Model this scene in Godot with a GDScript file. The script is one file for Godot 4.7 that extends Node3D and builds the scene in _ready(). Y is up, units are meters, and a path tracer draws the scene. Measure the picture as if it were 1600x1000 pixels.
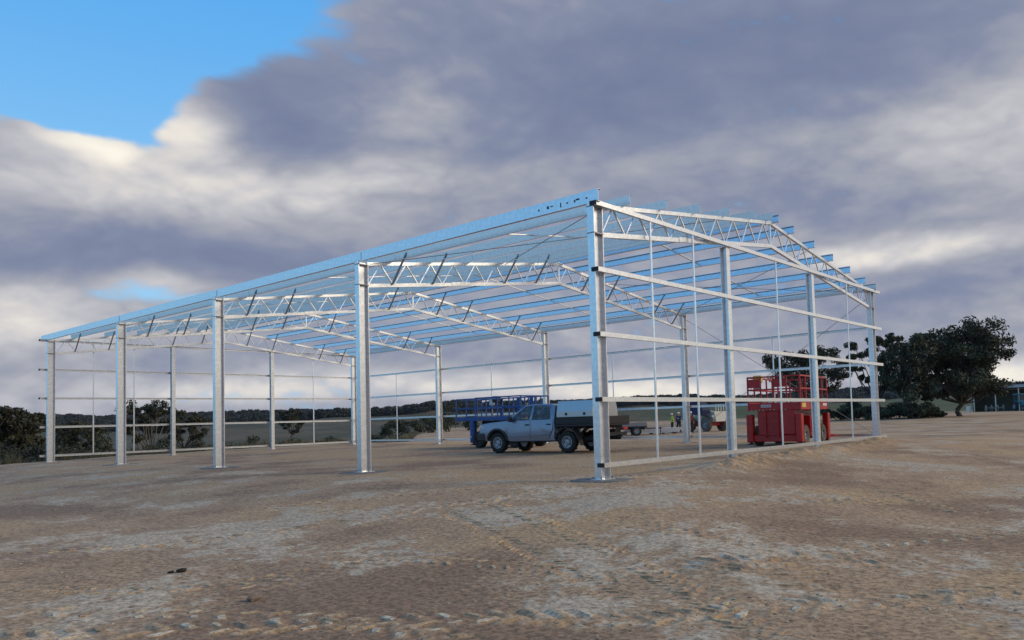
extends Node3D
# A galvanised steel shed frame going up on a graded clay pad, under a broken evening sky.
# World: near corner of the frame at the origin, gable along +x (W), long side along -z (4 bays of 8 m).

const W := 16.33
const BAY := 8.0
const EAVE := 5.64
const SLOPE := 0.1365
const CAM := Vector3(-12.5912, 1.2111, 9.7303)
const RX := Vector3(0.6320314, -0.0294411, 0.7743834)   # camera right, up, back in the world
const RY := Vector3(-0.0217423, 0.9982110, 0.0556963)
const RZ := Vector3(-0.7746377, -0.0520387, 0.6302605)
const FOC := 1225.175                                    # focal length and principal point of the 1600x1000 photograph
const PPX := 906.66
const PPY := 592.87
const FWD := Vector3(0.7757, 0.0, -0.6311)
const RGT := Vector3(0.6311, 0.0, 0.7757)

var taken := {}
var M := {}
var n_big: FastNoiseLite
var n_mid: FastNoiseLite
var n_fine: FastNoiseLite
var n_str: FastNoiseLite
var tr_h := PackedFloat32Array()
var tr_c := PackedFloat32Array()
var lugs := []
const TR_U0 := -15.0
const TR_W0 := 3.0
const TR_S := 0.022
const TR_NU := 1360
const TR_NW := 1000

# ------------------------------------------------------------------ mesh builder
class MB:
	var v := PackedVector3Array()
	var n := PackedVector3Array()
	var c := PackedColorArray()
	var tint := Color(1, 1, 1)
	var colored := false
	func tri(a: Vector3, b: Vector3, d: Vector3) -> void:      # counter-clockwise seen from outside
		var nn := (b - a).cross(d - a).normalized()
		v.append(a); v.append(d); v.append(b)
		n.append(nn); n.append(nn); n.append(nn)
		if colored:
			c.append(tint); c.append(tint); c.append(tint)
	func quad(a: Vector3, b: Vector3, d: Vector3, e: Vector3) -> void:
		tri(a, b, d); tri(a, d, e)
	func box(o: Vector3, s: Vector3, bs := Basis(), bev := 0.0) -> void:
		var hx := s.x * 0.5; var hy := s.y * 0.5; var hz := s.z * 0.5
		var bv := minf(bev, minf(hx, minf(hy, hz)) * 0.9)
		if bv <= 0.0:
			var p := []
			for k in 8:
				p.append(o + bs * Vector3(hx if k & 1 else -hx, hy if k & 2 else -hy, hz if k & 4 else -hz))
			quad(p[4], p[5], p[7], p[6]); quad(p[1], p[0], p[2], p[3])
			quad(p[5], p[1], p[3], p[7]); quad(p[0], p[4], p[6], p[2])
			quad(p[6], p[7], p[3], p[2]); quad(p[0], p[1], p[5], p[4])
			return
		var ax := [Vector3(hx, 0, 0), Vector3(0, hy, 0), Vector3(0, 0, hz)]
		for i in 3:
			for sg in [-1.0, 1.0]:
				var a: Vector3 = ax[i] * sg
				var u: Vector3 = ax[(i + 1) % 3]; var w: Vector3 = ax[(i + 2) % 3]
				var ui := u * (1.0 - bv / u.length()); var wi := w * (1.0 - bv / w.length())
				if sg > 0: quad(o + bs * (a - ui - wi), o + bs * (a + ui - wi), o + bs * (a + ui + wi), o + bs * (a - ui + wi))
				else: quad(o + bs * (a - ui + wi), o + bs * (a + ui + wi), o + bs * (a + ui - wi), o + bs * (a - ui - wi))
		for i in 3:
			var u: Vector3 = ax[i]; var w: Vector3 = ax[(i + 1) % 3]; var l: Vector3 = ax[(i + 2) % 3]
			var li := l * (1.0 - bv / l.length())
			for su in [-1.0, 1.0]:
				for sw in [-1.0, 1.0]:
					var ui: Vector3 = u * su * (1.0 - bv / u.length()); var wi: Vector3 = w * sw * (1.0 - bv / w.length())
					var p1: Vector3 = u * su + wi; var p2: Vector3 = ui + w * sw
					if su * sw > 0: quad(o + bs * (p1 - li), o + bs * (p2 - li), o + bs * (p2 + li), o + bs * (p1 + li))
					else: quad(o + bs * (p1 + li), o + bs * (p2 + li), o + bs * (p2 - li), o + bs * (p1 - li))
	func bar(a: Vector3, b: Vector3, wd: float, hg: float, up := Vector3.UP, bev := 0.0) -> void:   # rectangular bar from a to b
		var z := (b - a).normalized()
		var x := up.cross(z)
		if x.length() < 0.01: x = Vector3.RIGHT.cross(z)
		x = x.normalized()
		var y := z.cross(x)
		box((a + b) * 0.5, Vector3(wd, hg, (b - a).length()), Basis(x, y, z), bev)
	func tube(a: Vector3, b: Vector3, ra: float, rb: float, seg := 8, caps := true) -> void:
		var z := (b - a).normalized()
		var x := z.cross(Vector3.UP)
		if x.length() < 0.02: x = z.cross(Vector3.RIGHT)
		x = x.normalized()
		var y := z.cross(x)
		for i in seg:
			var t0 := TAU * i / seg; var t1 := TAU * (i + 1) / seg
			var d0 := x * cos(t0) + y * sin(t0); var d1 := x * cos(t1) + y * sin(t1)
			var s := v.size()
			quad(a + d0 * ra, a + d1 * ra, b + d1 * rb, b + d0 * rb)
			if seg > 5:      # smooth sides
				n[s] = d0; n[s + 1] = d1; n[s + 2] = d1; n[s + 3] = d0; n[s + 4] = d0; n[s + 5] = d1
			if caps:
				tri(a, a + d1 * ra, a + d0 * ra); tri(b, b + d0 * rb, b + d1 * rb)
	func lathe(o: Vector3, axis: Vector3, prof: Array, seg := 24) -> void:   # prof: [along, radius]
		var x := axis.cross(Vector3.UP)
		if x.length() < 0.02: x = axis.cross(Vector3.RIGHT)
		x = x.normalized()
		var y := axis.cross(x)
		for k in prof.size() - 1:
			for i in seg:
				var t0 := TAU * i / seg; var t1 := TAU * (i + 1) / seg
				var d0 := x * cos(t0) + y * sin(t0); var d1 := x * cos(t1) + y * sin(t1)
				var a0: float = prof[k][0]; var r0: float = prof[k][1]; var a1: float = prof[k + 1][0]; var r1: float = prof[k + 1][1]
				if r0 < 0.0001: tri(o + axis * a0, o + axis * a1 + d1 * r1, o + axis * a1 + d0 * r1)
				elif r1 < 0.0001: tri(o + axis * a0 + d0 * r0, o + axis * a0 + d1 * r0, o + axis * a1)
				else: quad(o + axis * a0 + d0 * r0, o + axis * a0 + d1 * r0, o + axis * a1 + d1 * r1, o + axis * a1 + d0 * r1)
	func prism(poly: PackedVector2Array, o: Vector3, x: Vector3, y: Vector3, ln: float) -> void:    # poly in the x,y plane, extruded along x cross y
		var z := x.cross(y).normalized() * ln
		var area := 0.0
		for i in poly.size(): area += poly[i].cross(poly[(i + 1) % poly.size()])
		var pg := poly.duplicate()
		if area < 0.0: pg.reverse()
		for i in pg.size():
			var p := o + x * pg[i].x + y * pg[i].y
			var j := (i + 1) % pg.size()
			var q := o + x * pg[j].x + y * pg[j].y
			quad(p, q, q + z, p + z)
		var t := Geometry2D.triangulate_polygon(pg)
		for i in range(0, t.size(), 3):
			var a := pg[t[i]]; var b := pg[t[i + 1]]; var d := pg[t[i + 2]]
			if (b - a).cross(d - a) < 0.0:
				var e := b; b = d; d = e
			var pa := o + x * a.x + y * a.y; var pb := o + x * b.x + y * b.y; var pd := o + x * d.x + y * d.y
			tri(pa + z, pb + z, pd + z); tri(pa, pd, pb)
	func mesh(mat: Material) -> ArrayMesh:
		var m := ArrayMesh.new()
		var a := []
		a.resize(Mesh.ARRAY_MAX)
		a[Mesh.ARRAY_VERTEX] = v; a[Mesh.ARRAY_NORMAL] = n
		if colored: a[Mesh.ARRAY_COLOR] = c
		m.add_surface_from_arrays(Mesh.PRIMITIVE_TRIANGLES, a)
		m.surface_set_material(0, mat)
		return m

func numbered(called: String) -> String:
	if not taken.has(called):
		taken[called] = 0
		return called
	taken[called] += 1
	return "%s_%03d" % [called, taken[called]]

func thing(called: String, label: String, category: String, at := Vector3.ZERO, turn := 0.0, group := "") -> Node3D:
	var o := Node3D.new()
	o.name = numbered(called)
	add_child(o)
	o.position = at; o.rotation.y = turn
	o.set_meta("label", label); o.set_meta("category", category)
	if group: o.set_meta("group", group)
	return o

func part(called: String, mb: MB, mat: Material, parent: Node3D) -> MeshInstance3D:
	return part_mesh(called, mb.mesh(mat), parent)

func part_mesh(called: String, m: Mesh, parent: Node3D) -> MeshInstance3D:
	var o := MeshInstance3D.new()
	o.mesh = m
	o.name = called
	parent.add_child(o, true)
	return o

func group_part(called: String, parent: Node3D) -> Node3D:
	var o := Node3D.new()
	o.name = called
	parent.add_child(o, true)
	return o

func ray(px: float, py: float) -> Vector3:
	var d := Vector3((px - PPX) / FOC, -(py - PPY) / FOC, -1.0)
	return RX * d.x + RY * d.y + RZ * d.z

func at_dist(px: float, dist: float) -> Vector3:        # ground point at a horizontal distance in a photo column
	var d := ray(px, 650.0)
	d.y = 0.0
	var p := CAM + d.normalized() * dist
	p.y = gh(p.x, p.z)
	return p

func on_level(px: float, py: float, level: float) -> Vector3:
	var d := ray(px, py)
	return CAM + d * ((level - CAM.y) / d.y)

static func ss(a: float, b: float, x: float) -> float:
	var t := clampf((x - a) / (b - a), 0.0, 1.0)
	return t * t * (3.0 - 2.0 * t)

# ------------------------------------------------------------------ materials
func mat(col: Color, rough := 0.7, metal := 0.0) -> StandardMaterial3D:
	var m := StandardMaterial3D.new()
	m.albedo_color = Color(col.r, col.g, col.b).linear_to_srgb()
	m.roughness = rough; m.metallic = metal
	return m

func noise_tex(seed_: int, freq: float, lo: Color, hi: Color, size := 512, octaves := 4, kind := FastNoiseLite.TYPE_SIMPLEX_SMOOTH, normal := false, gain := 1.0) -> ImageTexture:
	var f := FastNoiseLite.new()
	f.seed = seed_; f.noise_type = kind; f.frequency = freq
	f.fractal_type = FastNoiseLite.FRACTAL_FBM; f.fractal_octaves = octaves
	var im := f.get_seamless_image(size, size)
	im.convert(Image.FORMAT_RGB8)
	if normal:
		im.convert(Image.FORMAT_RGBA8)
		im.bump_map_to_normal_map(3.0)
		return ImageTexture.create_from_image(im)
	var d := im.get_data()
	for i in range(0, d.size(), 3):
		var t := clampf((d[i] / 255.0 - 0.5) * gain + 0.5, 0.0, 1.0)
		d[i] = int(255.0 * lerpf(lo.r, hi.r, t)); d[i + 1] = int(255.0 * lerpf(lo.g, hi.g, t)); d[i + 2] = int(255.0 * lerpf(lo.b, hi.b, t))
	im = Image.create_from_data(size, size, false, Image.FORMAT_RGB8, d)
	return ImageTexture.create_from_image(im)

func dirt_grain() -> ImageTexture:      # crumbs and flecks of the clay, seamless
	var layers := []
	for q in [[21, 0.018, 7], [31, 0.035, 3], [33, 0.05, 3]]:
		var f := FastNoiseLite.new()
		f.seed = q[0]; f.frequency = q[1]; f.fractal_octaves = q[2]; f.noise_type = FastNoiseLite.TYPE_SIMPLEX_SMOOTH
		var im := f.get_seamless_image(1024, 1024)
		im.convert(Image.FORMAT_L8)
		layers.append(im.get_data())
	var d := PackedByteArray()
	d.resize(1024 * 1024 * 3)
	var a: PackedByteArray = layers[0]; var b: PackedByteArray = layers[1]; var c: PackedByteArray = layers[2]
	for i in 1024 * 1024:
		var t := clampf(0.90 + (a[i] / 255.0 - 0.5) * 0.55, 0.0, 1.0)
		if b[i] > 176: t *= 0.78            # dark crumbs
		if c[i] > 178: t = minf(t * 1.22, 1.0)     # pale grit
		d[i * 3] = int(t * 255.0); d[i * 3 + 1] = int(t * 251.0); d[i * 3 + 2] = int(t * 246.0)
	return ImageTexture.create_from_image(Image.create_from_data(1024, 1024, false, Image.FORMAT_RGB8, d))

func triplanar(m: StandardMaterial3D, scale: float) -> void:
	m.uv1_triplanar = true; m.uv1_world_triplanar = true
	m.uv1_scale = Vector3.ONE * scale

func make_materials() -> void:
	# galvanised steel: spangled zinc, slightly cloudy
	var sp := noise_tex(5, 0.03, Color(0.91, 0.915, 0.92), Color(1, 1, 1), 256, 3, FastNoiseLite.TYPE_CELLULAR)
	var ro := noise_tex(6, 0.02, Color(0.82, 0.82, 0.82), Color(1, 1, 1), 256, 4)
	M.galv = mat(Color(0.84, 0.86, 0.88), 0.32, 0.9)
	M.galv.albedo_texture = sp; M.galv.roughness_texture = ro; triplanar(M.galv, 1.3)
	M.galv_dull = mat(Color(0.30, 0.31, 0.33), 0.6, 0.7)
	M.black = mat(Color(0.012, 0.012, 0.014), 0.6)
	M.ink = mat(Color(0.03, 0.05, 0.09), 0.8)
	M.rubber = mat(Color(0.018, 0.018, 0.019), 0.85)
	M.rubber_dusty = mat(Color(0.13, 0.115, 0.095), 0.95)
	M.dark_steel = mat(Color(0.025, 0.026, 0.03), 0.5, 0.3)
	M.rim_steel = mat(Color(0.32, 0.33, 0.35), 0.45, 0.7)
	M.ute_paint = mat(Color(0.20, 0.24, 0.32), 0.28, 0.65)
	M.ute_paint.clearcoat_enabled = true; M.ute_paint.clearcoat = 0.7; M.ute_paint.clearcoat_roughness = 0.08
	M.alu = mat(Color(0.50, 0.52, 0.54), 0.36, 0.8)
	M.plastic_dark = mat(Color(0.03, 0.031, 0.034), 0.6)
	M.red_lamp = mat(Color(0.45, 0.03, 0.02), 0.3)
	M.amber = mat(Color(0.6, 0.22, 0.03), 0.3)
	M.head_lamp = mat(Color(0.7, 0.72, 0.74), 0.15, 0.3)
	M.glass = mat(Color(0.05, 0.07, 0.09), 0.05)
	M.glass.transparency = BaseMaterial3D.TRANSPARENCY_ALPHA
	M.glass.albedo_color.a = 0.42
	var wear := noise_tex(9, 0.02, Color(0.78, 0.76, 0.74), Color(1, 1, 1), 256, 5)
	M.red = mat(Color(0.50, 0.012, 0.016), 0.36)
	M.red.albedo_texture = wear; triplanar(M.red, 0.9)
	M.blue = mat(Color(0.014, 0.10, 0.38), 0.40)
	M.blue.albedo_texture = wear; triplanar(M.blue, 0.9)
	M.yellow = mat(Color(0.62, 0.52, 0.12), 0.6)
	M.sticker = mat(Color(0.62, 0.64, 0.66), 0.6)
	M.white_paint = mat(Color(0.68, 0.66, 0.58), 0.5)
	M.teal = mat(Color(0.03, 0.17, 0.21), 0.45)
	M.green_sheet = mat(Color(0.075, 0.10, 0.075), 0.7)
	M.roof_sheet = mat(Color(0.42, 0.45, 0.5), 0.5, 0.3)
	M.timber = mat(Color(0.24, 0.17, 0.1), 0.85)
	M.tan = mat(Color(0.5, 0.4, 0.24), 0.8)
	M.skin = mat(Color(0.42, 0.26, 0.18), 0.6)
	M.hi_vis = mat(Color(0.42, 0.5, 0.06), 0.8)
	M.navy = mat(Color(0.02, 0.028, 0.08), 0.85)
	M.maroon = mat(Color(0.16, 0.035, 0.03), 0.85)
	M.trouser = mat(Color(0.02, 0.021, 0.026), 0.9)
	M.hat = mat(Color(0.78, 0.78, 0.76), 0.4)
	M.hair = mat(Color(0.03, 0.02, 0.015), 0.8)
	var grain := noise_tex(11, 0.06, Color(0.55, 0.53, 0.51), Color(1, 1, 1), 512, 5)
	M.concrete = mat(Color(0.26, 0.27, 0.28), 0.9)
	M.concrete.albedo_texture = grain; triplanar(M.concrete, 0.8)
	M.rock = mat(Color(0.34, 0.29, 0.24), 0.95)
	M.rock.albedo_texture = grain; triplanar(M.rock, 3.0)
	M.dark_rock = mat(Color(0.02, 0.018, 0.016), 0.95)
	M.dirt = mat(Color(1, 1, 1), 0.97)
	M.dirt.vertex_color_use_as_albedo = true
	M.dirt.albedo_texture = dirt_grain()
	M.dirt.normal_enabled = true
	M.dirt.normal_texture = noise_tex(22, 0.025, Color.BLACK, Color.WHITE, 1024, 7, FastNoiseLite.TYPE_SIMPLEX_SMOOTH, true)
	M.dirt.normal_scale = 0.3
	triplanar(M.dirt, 0.55)
	M.ridge = M.dirt.duplicate()
	M.clod = mat(Color(1, 1, 1), 0.97)
	M.clod.vertex_color_use_as_albedo = true
	M.bark = mat(Color(0.16, 0.14, 0.12), 0.9)
	M.bark.albedo_texture = grain; triplanar(M.bark, 1.0)
	M.pale_bark = mat(Color(0.34, 0.32, 0.29), 0.85)
	M.pale_bark.albedo_texture = grain; triplanar(M.pale_bark, 1.0)
	M.leaf = mat(Color(1, 1, 1), 0.7)
	M.leaf.vertex_color_use_as_albedo = true
	M.leaf.cull_mode = BaseMaterial3D.CULL_DISABLED
	M.leaf.backlight_enabled = true; M.leaf.backlight = Color(0.10, 0.12, 0.05)

# ------------------------------------------------------------------ sky
func ae(px: float, py: float) -> Vector2:
	var w := ray(px, py).normalized()
	return Vector2(rad_to_deg(atan2(w.dot(RGT), w.dot(FWD))), rad_to_deg(asin(w.y)))

func make_sky() -> PanoramaSkyMaterial:
	var nw := FastNoiseLite.new(); nw.seed = 3; nw.frequency = 0.55; nw.fractal_octaves = 5; nw.fractal_gain = 0.52
	var nb := FastNoiseLite.new(); nb.seed = 14; nb.frequency = 0.9; nb.fractal_octaves = 6; nb.fractal_gain = 0.5
	var nl := FastNoiseLite.new(); nl.seed = 29; nl.frequency = 3.4; nl.fractal_octaves = 5; nl.fractal_gain = 0.5; nl.fractal_type = FastNoiseLite.FRACTAL_RIDGED
	var nf := FastNoiseLite.new(); nf.seed = 41; nf.frequency = 9.0; nf.fractal_octaves = 5
	# brightness masses seen in the sky: centre in photo pixels, radii in pixels, amount
	var bright := [
		[295, 192, 55, 34, 0.55], [150, 236, 66, 20, 0.48], [290, 275, 230, 66, 0.30], [500, 290, 130, 42, 0.20], [90, 310, 150, 44, 0.18],
		[410, 140, 130, 75, -0.30], [440, 215, 85, 45, -0.26], [700, 60, 230, 70, -0.26], [630, 130, 80, 60, 0.20], [780, 110, 60, 50, 0.10],
		[960, 180, 240, 95, -0.34], [1200, 60, 400, 90, -0.30], [1330, 130, 160, 70, -0.18], [720, 240, 110, 60, -0.10],
		[1500, 210, 150, 75, 0.26], [1560, 120, 120, 50, 0.12], [920, 262, 190, 40, 0.18], [1160, 250, 140, 40, 0.10], [640, 270, 120, 34, 0.16],
		[1330, 330, 230, 36, -0.14], [1100, 310, 160, 40, -0.08], [1450, 378, 210, 20, 0.34], [1330, 395, 90, 18, 0.2], [1500, 445, 230, 36, -0.20],
		[170, 405, 230, 42, -0.30], [420, 425, 130, 36, -0.20], [60, 462, 120, 24, 0.30], [270, 448, 60, 20, 0.34], [40, 505, 110, 26, 0.30],
		[1585, 588, 130, 22, 0.62], [1040, 612, 150, 20, 0.46], [560, 600, 190, 26, 0.26], [380, 615, 160, 16, 0.34], [860, 600, 200, 24, 0.26],
		[600, 545, 220, 18, -0.14], [250, 575, 200, 18, -0.12], [900, 560, 260, 16, -0.10], [1180, 560, 160, 30, 0.04], [700, 470, 300, 40, 0.02], [1450, 500, 200, 30, -0.06]]
	var holes := [
		[90, 60, 240, 120, -2.0], [380, -10, 130, 50, -1.3], [430, 150, 130, 55, 0.9], [330, 150, 60, 30, 0.4], [60, 160, 150, 46, -0.9], [190, 150, 90, 60, -0.5], [45, 205, 36, 20, 0.85], [95, 118, 22, 8, 0.5],
		[290, 190, 55, 34, 1.0], [150, 240, 70, 26, 0.8], [300, 300, 260, 70, 0.6], [255, 455, 90, 20, -0.42], [300, 472, 70, 12, -0.35], [40, 270, 100, 30, 0.5]]
	var g := []
	for s in [bright, holes]:
		for k in s:
			var q := ae(k[0], k[1])
			g.append([q.x, q.y, k[2] * 0.0455, k[3] * 0.0455, k[4]])
	var nbr := bright.size()
	var ga := PackedFloat32Array(); var ge := PackedFloat32Array(); var gx := PackedFloat32Array(); var gy := PackedFloat32Array(); var gm := PackedFloat32Array()
	for k in g:
		ga.append(k[0]); ge.append(k[1]); gx.append(1.0 / k[2]); gy.append(1.0 / k[3]); gm.append(k[4])
	# sums of those masses, tabled every quarter degree
	var tw := 564; var tt := PackedFloat32Array(); var tcv := PackedFloat32Array()
	tt.resize(tw * 190); tcv.resize(tw * 190)
	for y in 190:
		for x in tw:
			var s1 := 0.0; var s2 := 0.0
			for q in ga.size():
				var dx := (x * 0.25 - 76.0 - ga[q]) * gx[q]; var dy := (y * 0.25 - 1.0 - ge[q]) * gy[q]
				var r2 := dx * dx + dy * dy
				if r2 < 6.0:
					if q < nbr: s1 += gm[q] * exp(-r2)
					else: s2 += gm[q] * exp(-r2)
			tt[y * tw + x] = s1; tcv[y * tw + x] = s2
	var w := 4096; var h := 2048
	var data := PackedFloat32Array()
	data.resize(w * h * 3)
	var ramp := [Color8(102, 117, 150), Color8(134, 142, 166), Color8(162, 165, 177), Color8(194, 194, 199), Color8(232, 226, 218), Color8(250, 245, 230)]
	for i in ramp.size(): ramp[i] = ramp[i].srgb_to_linear()
	var blue_lo := Color8(158, 211, 247).srgb_to_linear(); var blue_hi := Color8(88, 168, 236).srgb_to_linear()
	var heading := atan2(FWD.x, -FWD.z)
	var j := 0
	while j < h:
		var el := PI * 0.5 - (j + 0.5) / h * PI
		var i := 0
		var row_step := 4
		while i < w:
			var az := (i + 0.5) / w * TAU
			var a := rad_to_deg(wrapf(az - heading, -PI, PI))
			var e := rad_to_deg(el)
			var e8 := rad_to_deg(PI * 0.5 - (j - j % 8 + 0.5) / h * PI)
			var inside := absf(a + 3.0) < 37.5 and e < 30.0 and e > -1.2
			var was_inside := absf(a + 3.0) < 37.8 and e8 < 30.0 and e8 > -1.2
			var step := 1 if inside else 8
			if not inside and (j % 8) != 0 and not was_inside:
				var src := ((j - j % 8) * w + i) * 3
				var dst := (j * w + i) * 3
				for k in 24: data[dst + k] = data[src + k]
				i += 8
				continue
			var e2 := maxf(e, 0.0)
			var ey := sin(deg_to_rad(e2))
			var ce := cos(deg_to_rad(e2))
			var k1 := 1.75 / (ey + 0.55)
			var p := Vector3(sin(az) * ce * k1, ey * 3.2, -cos(az) * ce * k1)
			var wx := nw.get_noise_3dv(p * 1.6) * 3.6
			var wy := nw.get_noise_3dv(p * 1.3 + Vector3(31, 7, 3)) * 2.4
			var b1 := nb.get_noise_3dv(p)
			var b2 := -nl.get_noise_3dv(p + Vector3(wx, wy, 0) * 0.05)
			var aa := a + wx; var ee := e2 + wy * (0.25 + 0.75 * ss(3.0, 12.0, e2))
			var b3 := nf.get_noise_3dv(p + Vector3(wx, wy, wx) * 0.03)
			var t := 0.385 + b1 * 0.14 + b2 * 0.12 + b3 * 0.10
			var cov := 1.22 + b1 * 0.45 + b2 * 0.30 + b3 * 0.25
			var fx := (aa + 76.0) * 4.0; var fy := (ee + 1.0) * 4.0
			if fx > 0.0 and fy > 0.0 and fx < tw - 2.0 and fy < 188.0:
				var xi := int(fx); var yi := int(fy)
				fx -= xi; fy -= yi
				var kk := yi * tw + xi
				t += 0.9 * lerpf(lerpf(tt[kk], tt[kk + 1], fx), lerpf(tt[kk + tw], tt[kk + tw + 1], fx), fy)
				cov += lerpf(lerpf(tcv[kk], tcv[kk + 1], fx), lerpf(tcv[kk + tw], tcv[kk + tw + 1], fx), fy)
			# the clear part of the sky goes on to the left of the frame; the bright low sky goes on to the right
			var left := ss(-36.0, -54.0, a) * ss(172.0, 140.0, absf(a))
			cov -= left * 1.7 * ss(-1.0, 5.0, e2 + b1 * 5.0)
			cov -= ss(-20.0, -42.0, a) * ss(16.0, 26.0, e) * 1.0 * ss(170.0, 135.0, absf(a))
			var right := ss(24.0, 60.0, a) * ss(150.0, 110.0, a)
			t += right * 0.40 * ss(26.0, 4.0, e2)
			t += 0.06 * ss(12.0, 2.0, e2)
			var alpha := ss(0.40, 0.92, cov)
			if t < 0.2: t = 0.2 * exp((t - 0.2) / 0.3)
			t = clampf(t, 0.0, 1.0) * 5.0
			var ti := mini(int(t), 4)
			var cl: Color = ramp[ti].lerp(ramp[ti + 1], t - ti)
			var bl := blue_lo.lerp(blue_hi, ss(2.0, 32.0, e2))
			var col := bl.lerp(cl, alpha)
			if e < -1.5: col = Color(0.16, 0.14, 0.12)
			for k in mini(step, w - i):
				var dst := (j * w + i + k) * 3
				data[dst] = col.r; data[dst + 1] = col.g; data[dst + 2] = col.b
			i += step
		j += 1
	var im := Image.create_from_data(w, h, false, Image.FORMAT_RGBF, data.to_byte_array())
	var sm := PanoramaSkyMaterial.new()
	sm.panorama = ImageTexture.create_from_image(im)
	return sm

# ------------------------------------------------------------------ terrain
func edge_z(x: float) -> float:
	if x < 4.0: return -33.5 - 0.7 * maxf(x, -10.0)
	if x < 25.0: return -36.3 - 0.05 * (x - 4.0)
	return -37.35 - 1.2 * (x - 25.0)

func gh(x: float, z: float) -> float:
	var h := 0.12 * ss(0.0, 16.0, x) * (1.0 - ss(17.0, 26.0, x))
	h -= 0.36 * ss(0.8, 8.5, maxf(z, -x)) * (1.0 - ss(25.0, 50.0, x))
	h += 0.4 * ss(45.0, 100.0, x) + 0.3 * ss(100.0, 180.0, x)
	var d := edge_z(x) + n_big.get_noise_2d(x * 3.0, z * 3.0) * 1.2 - z
	if d > 0.0:
		h -= 3.4 * (1.0 - exp(-d / 14.0)) + 2.0 * ss(30.0, 200.0, d)
	var dist := Vector2(x - CAM.x, z - CAM.z).length()
	if dist > 60.0:
		h += 8.5 * ss(270.0, 620.0, dist) + 11.0 * ss(600.0, 1150.0, dist)
		h += n_big.get_noise_2d(x * 0.12, z * 0.12) * 7.0 * ss(150.0, 700.0, dist)
		h -= 30.0 * ss(1200.0, 1600.0, dist)
	return h

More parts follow.
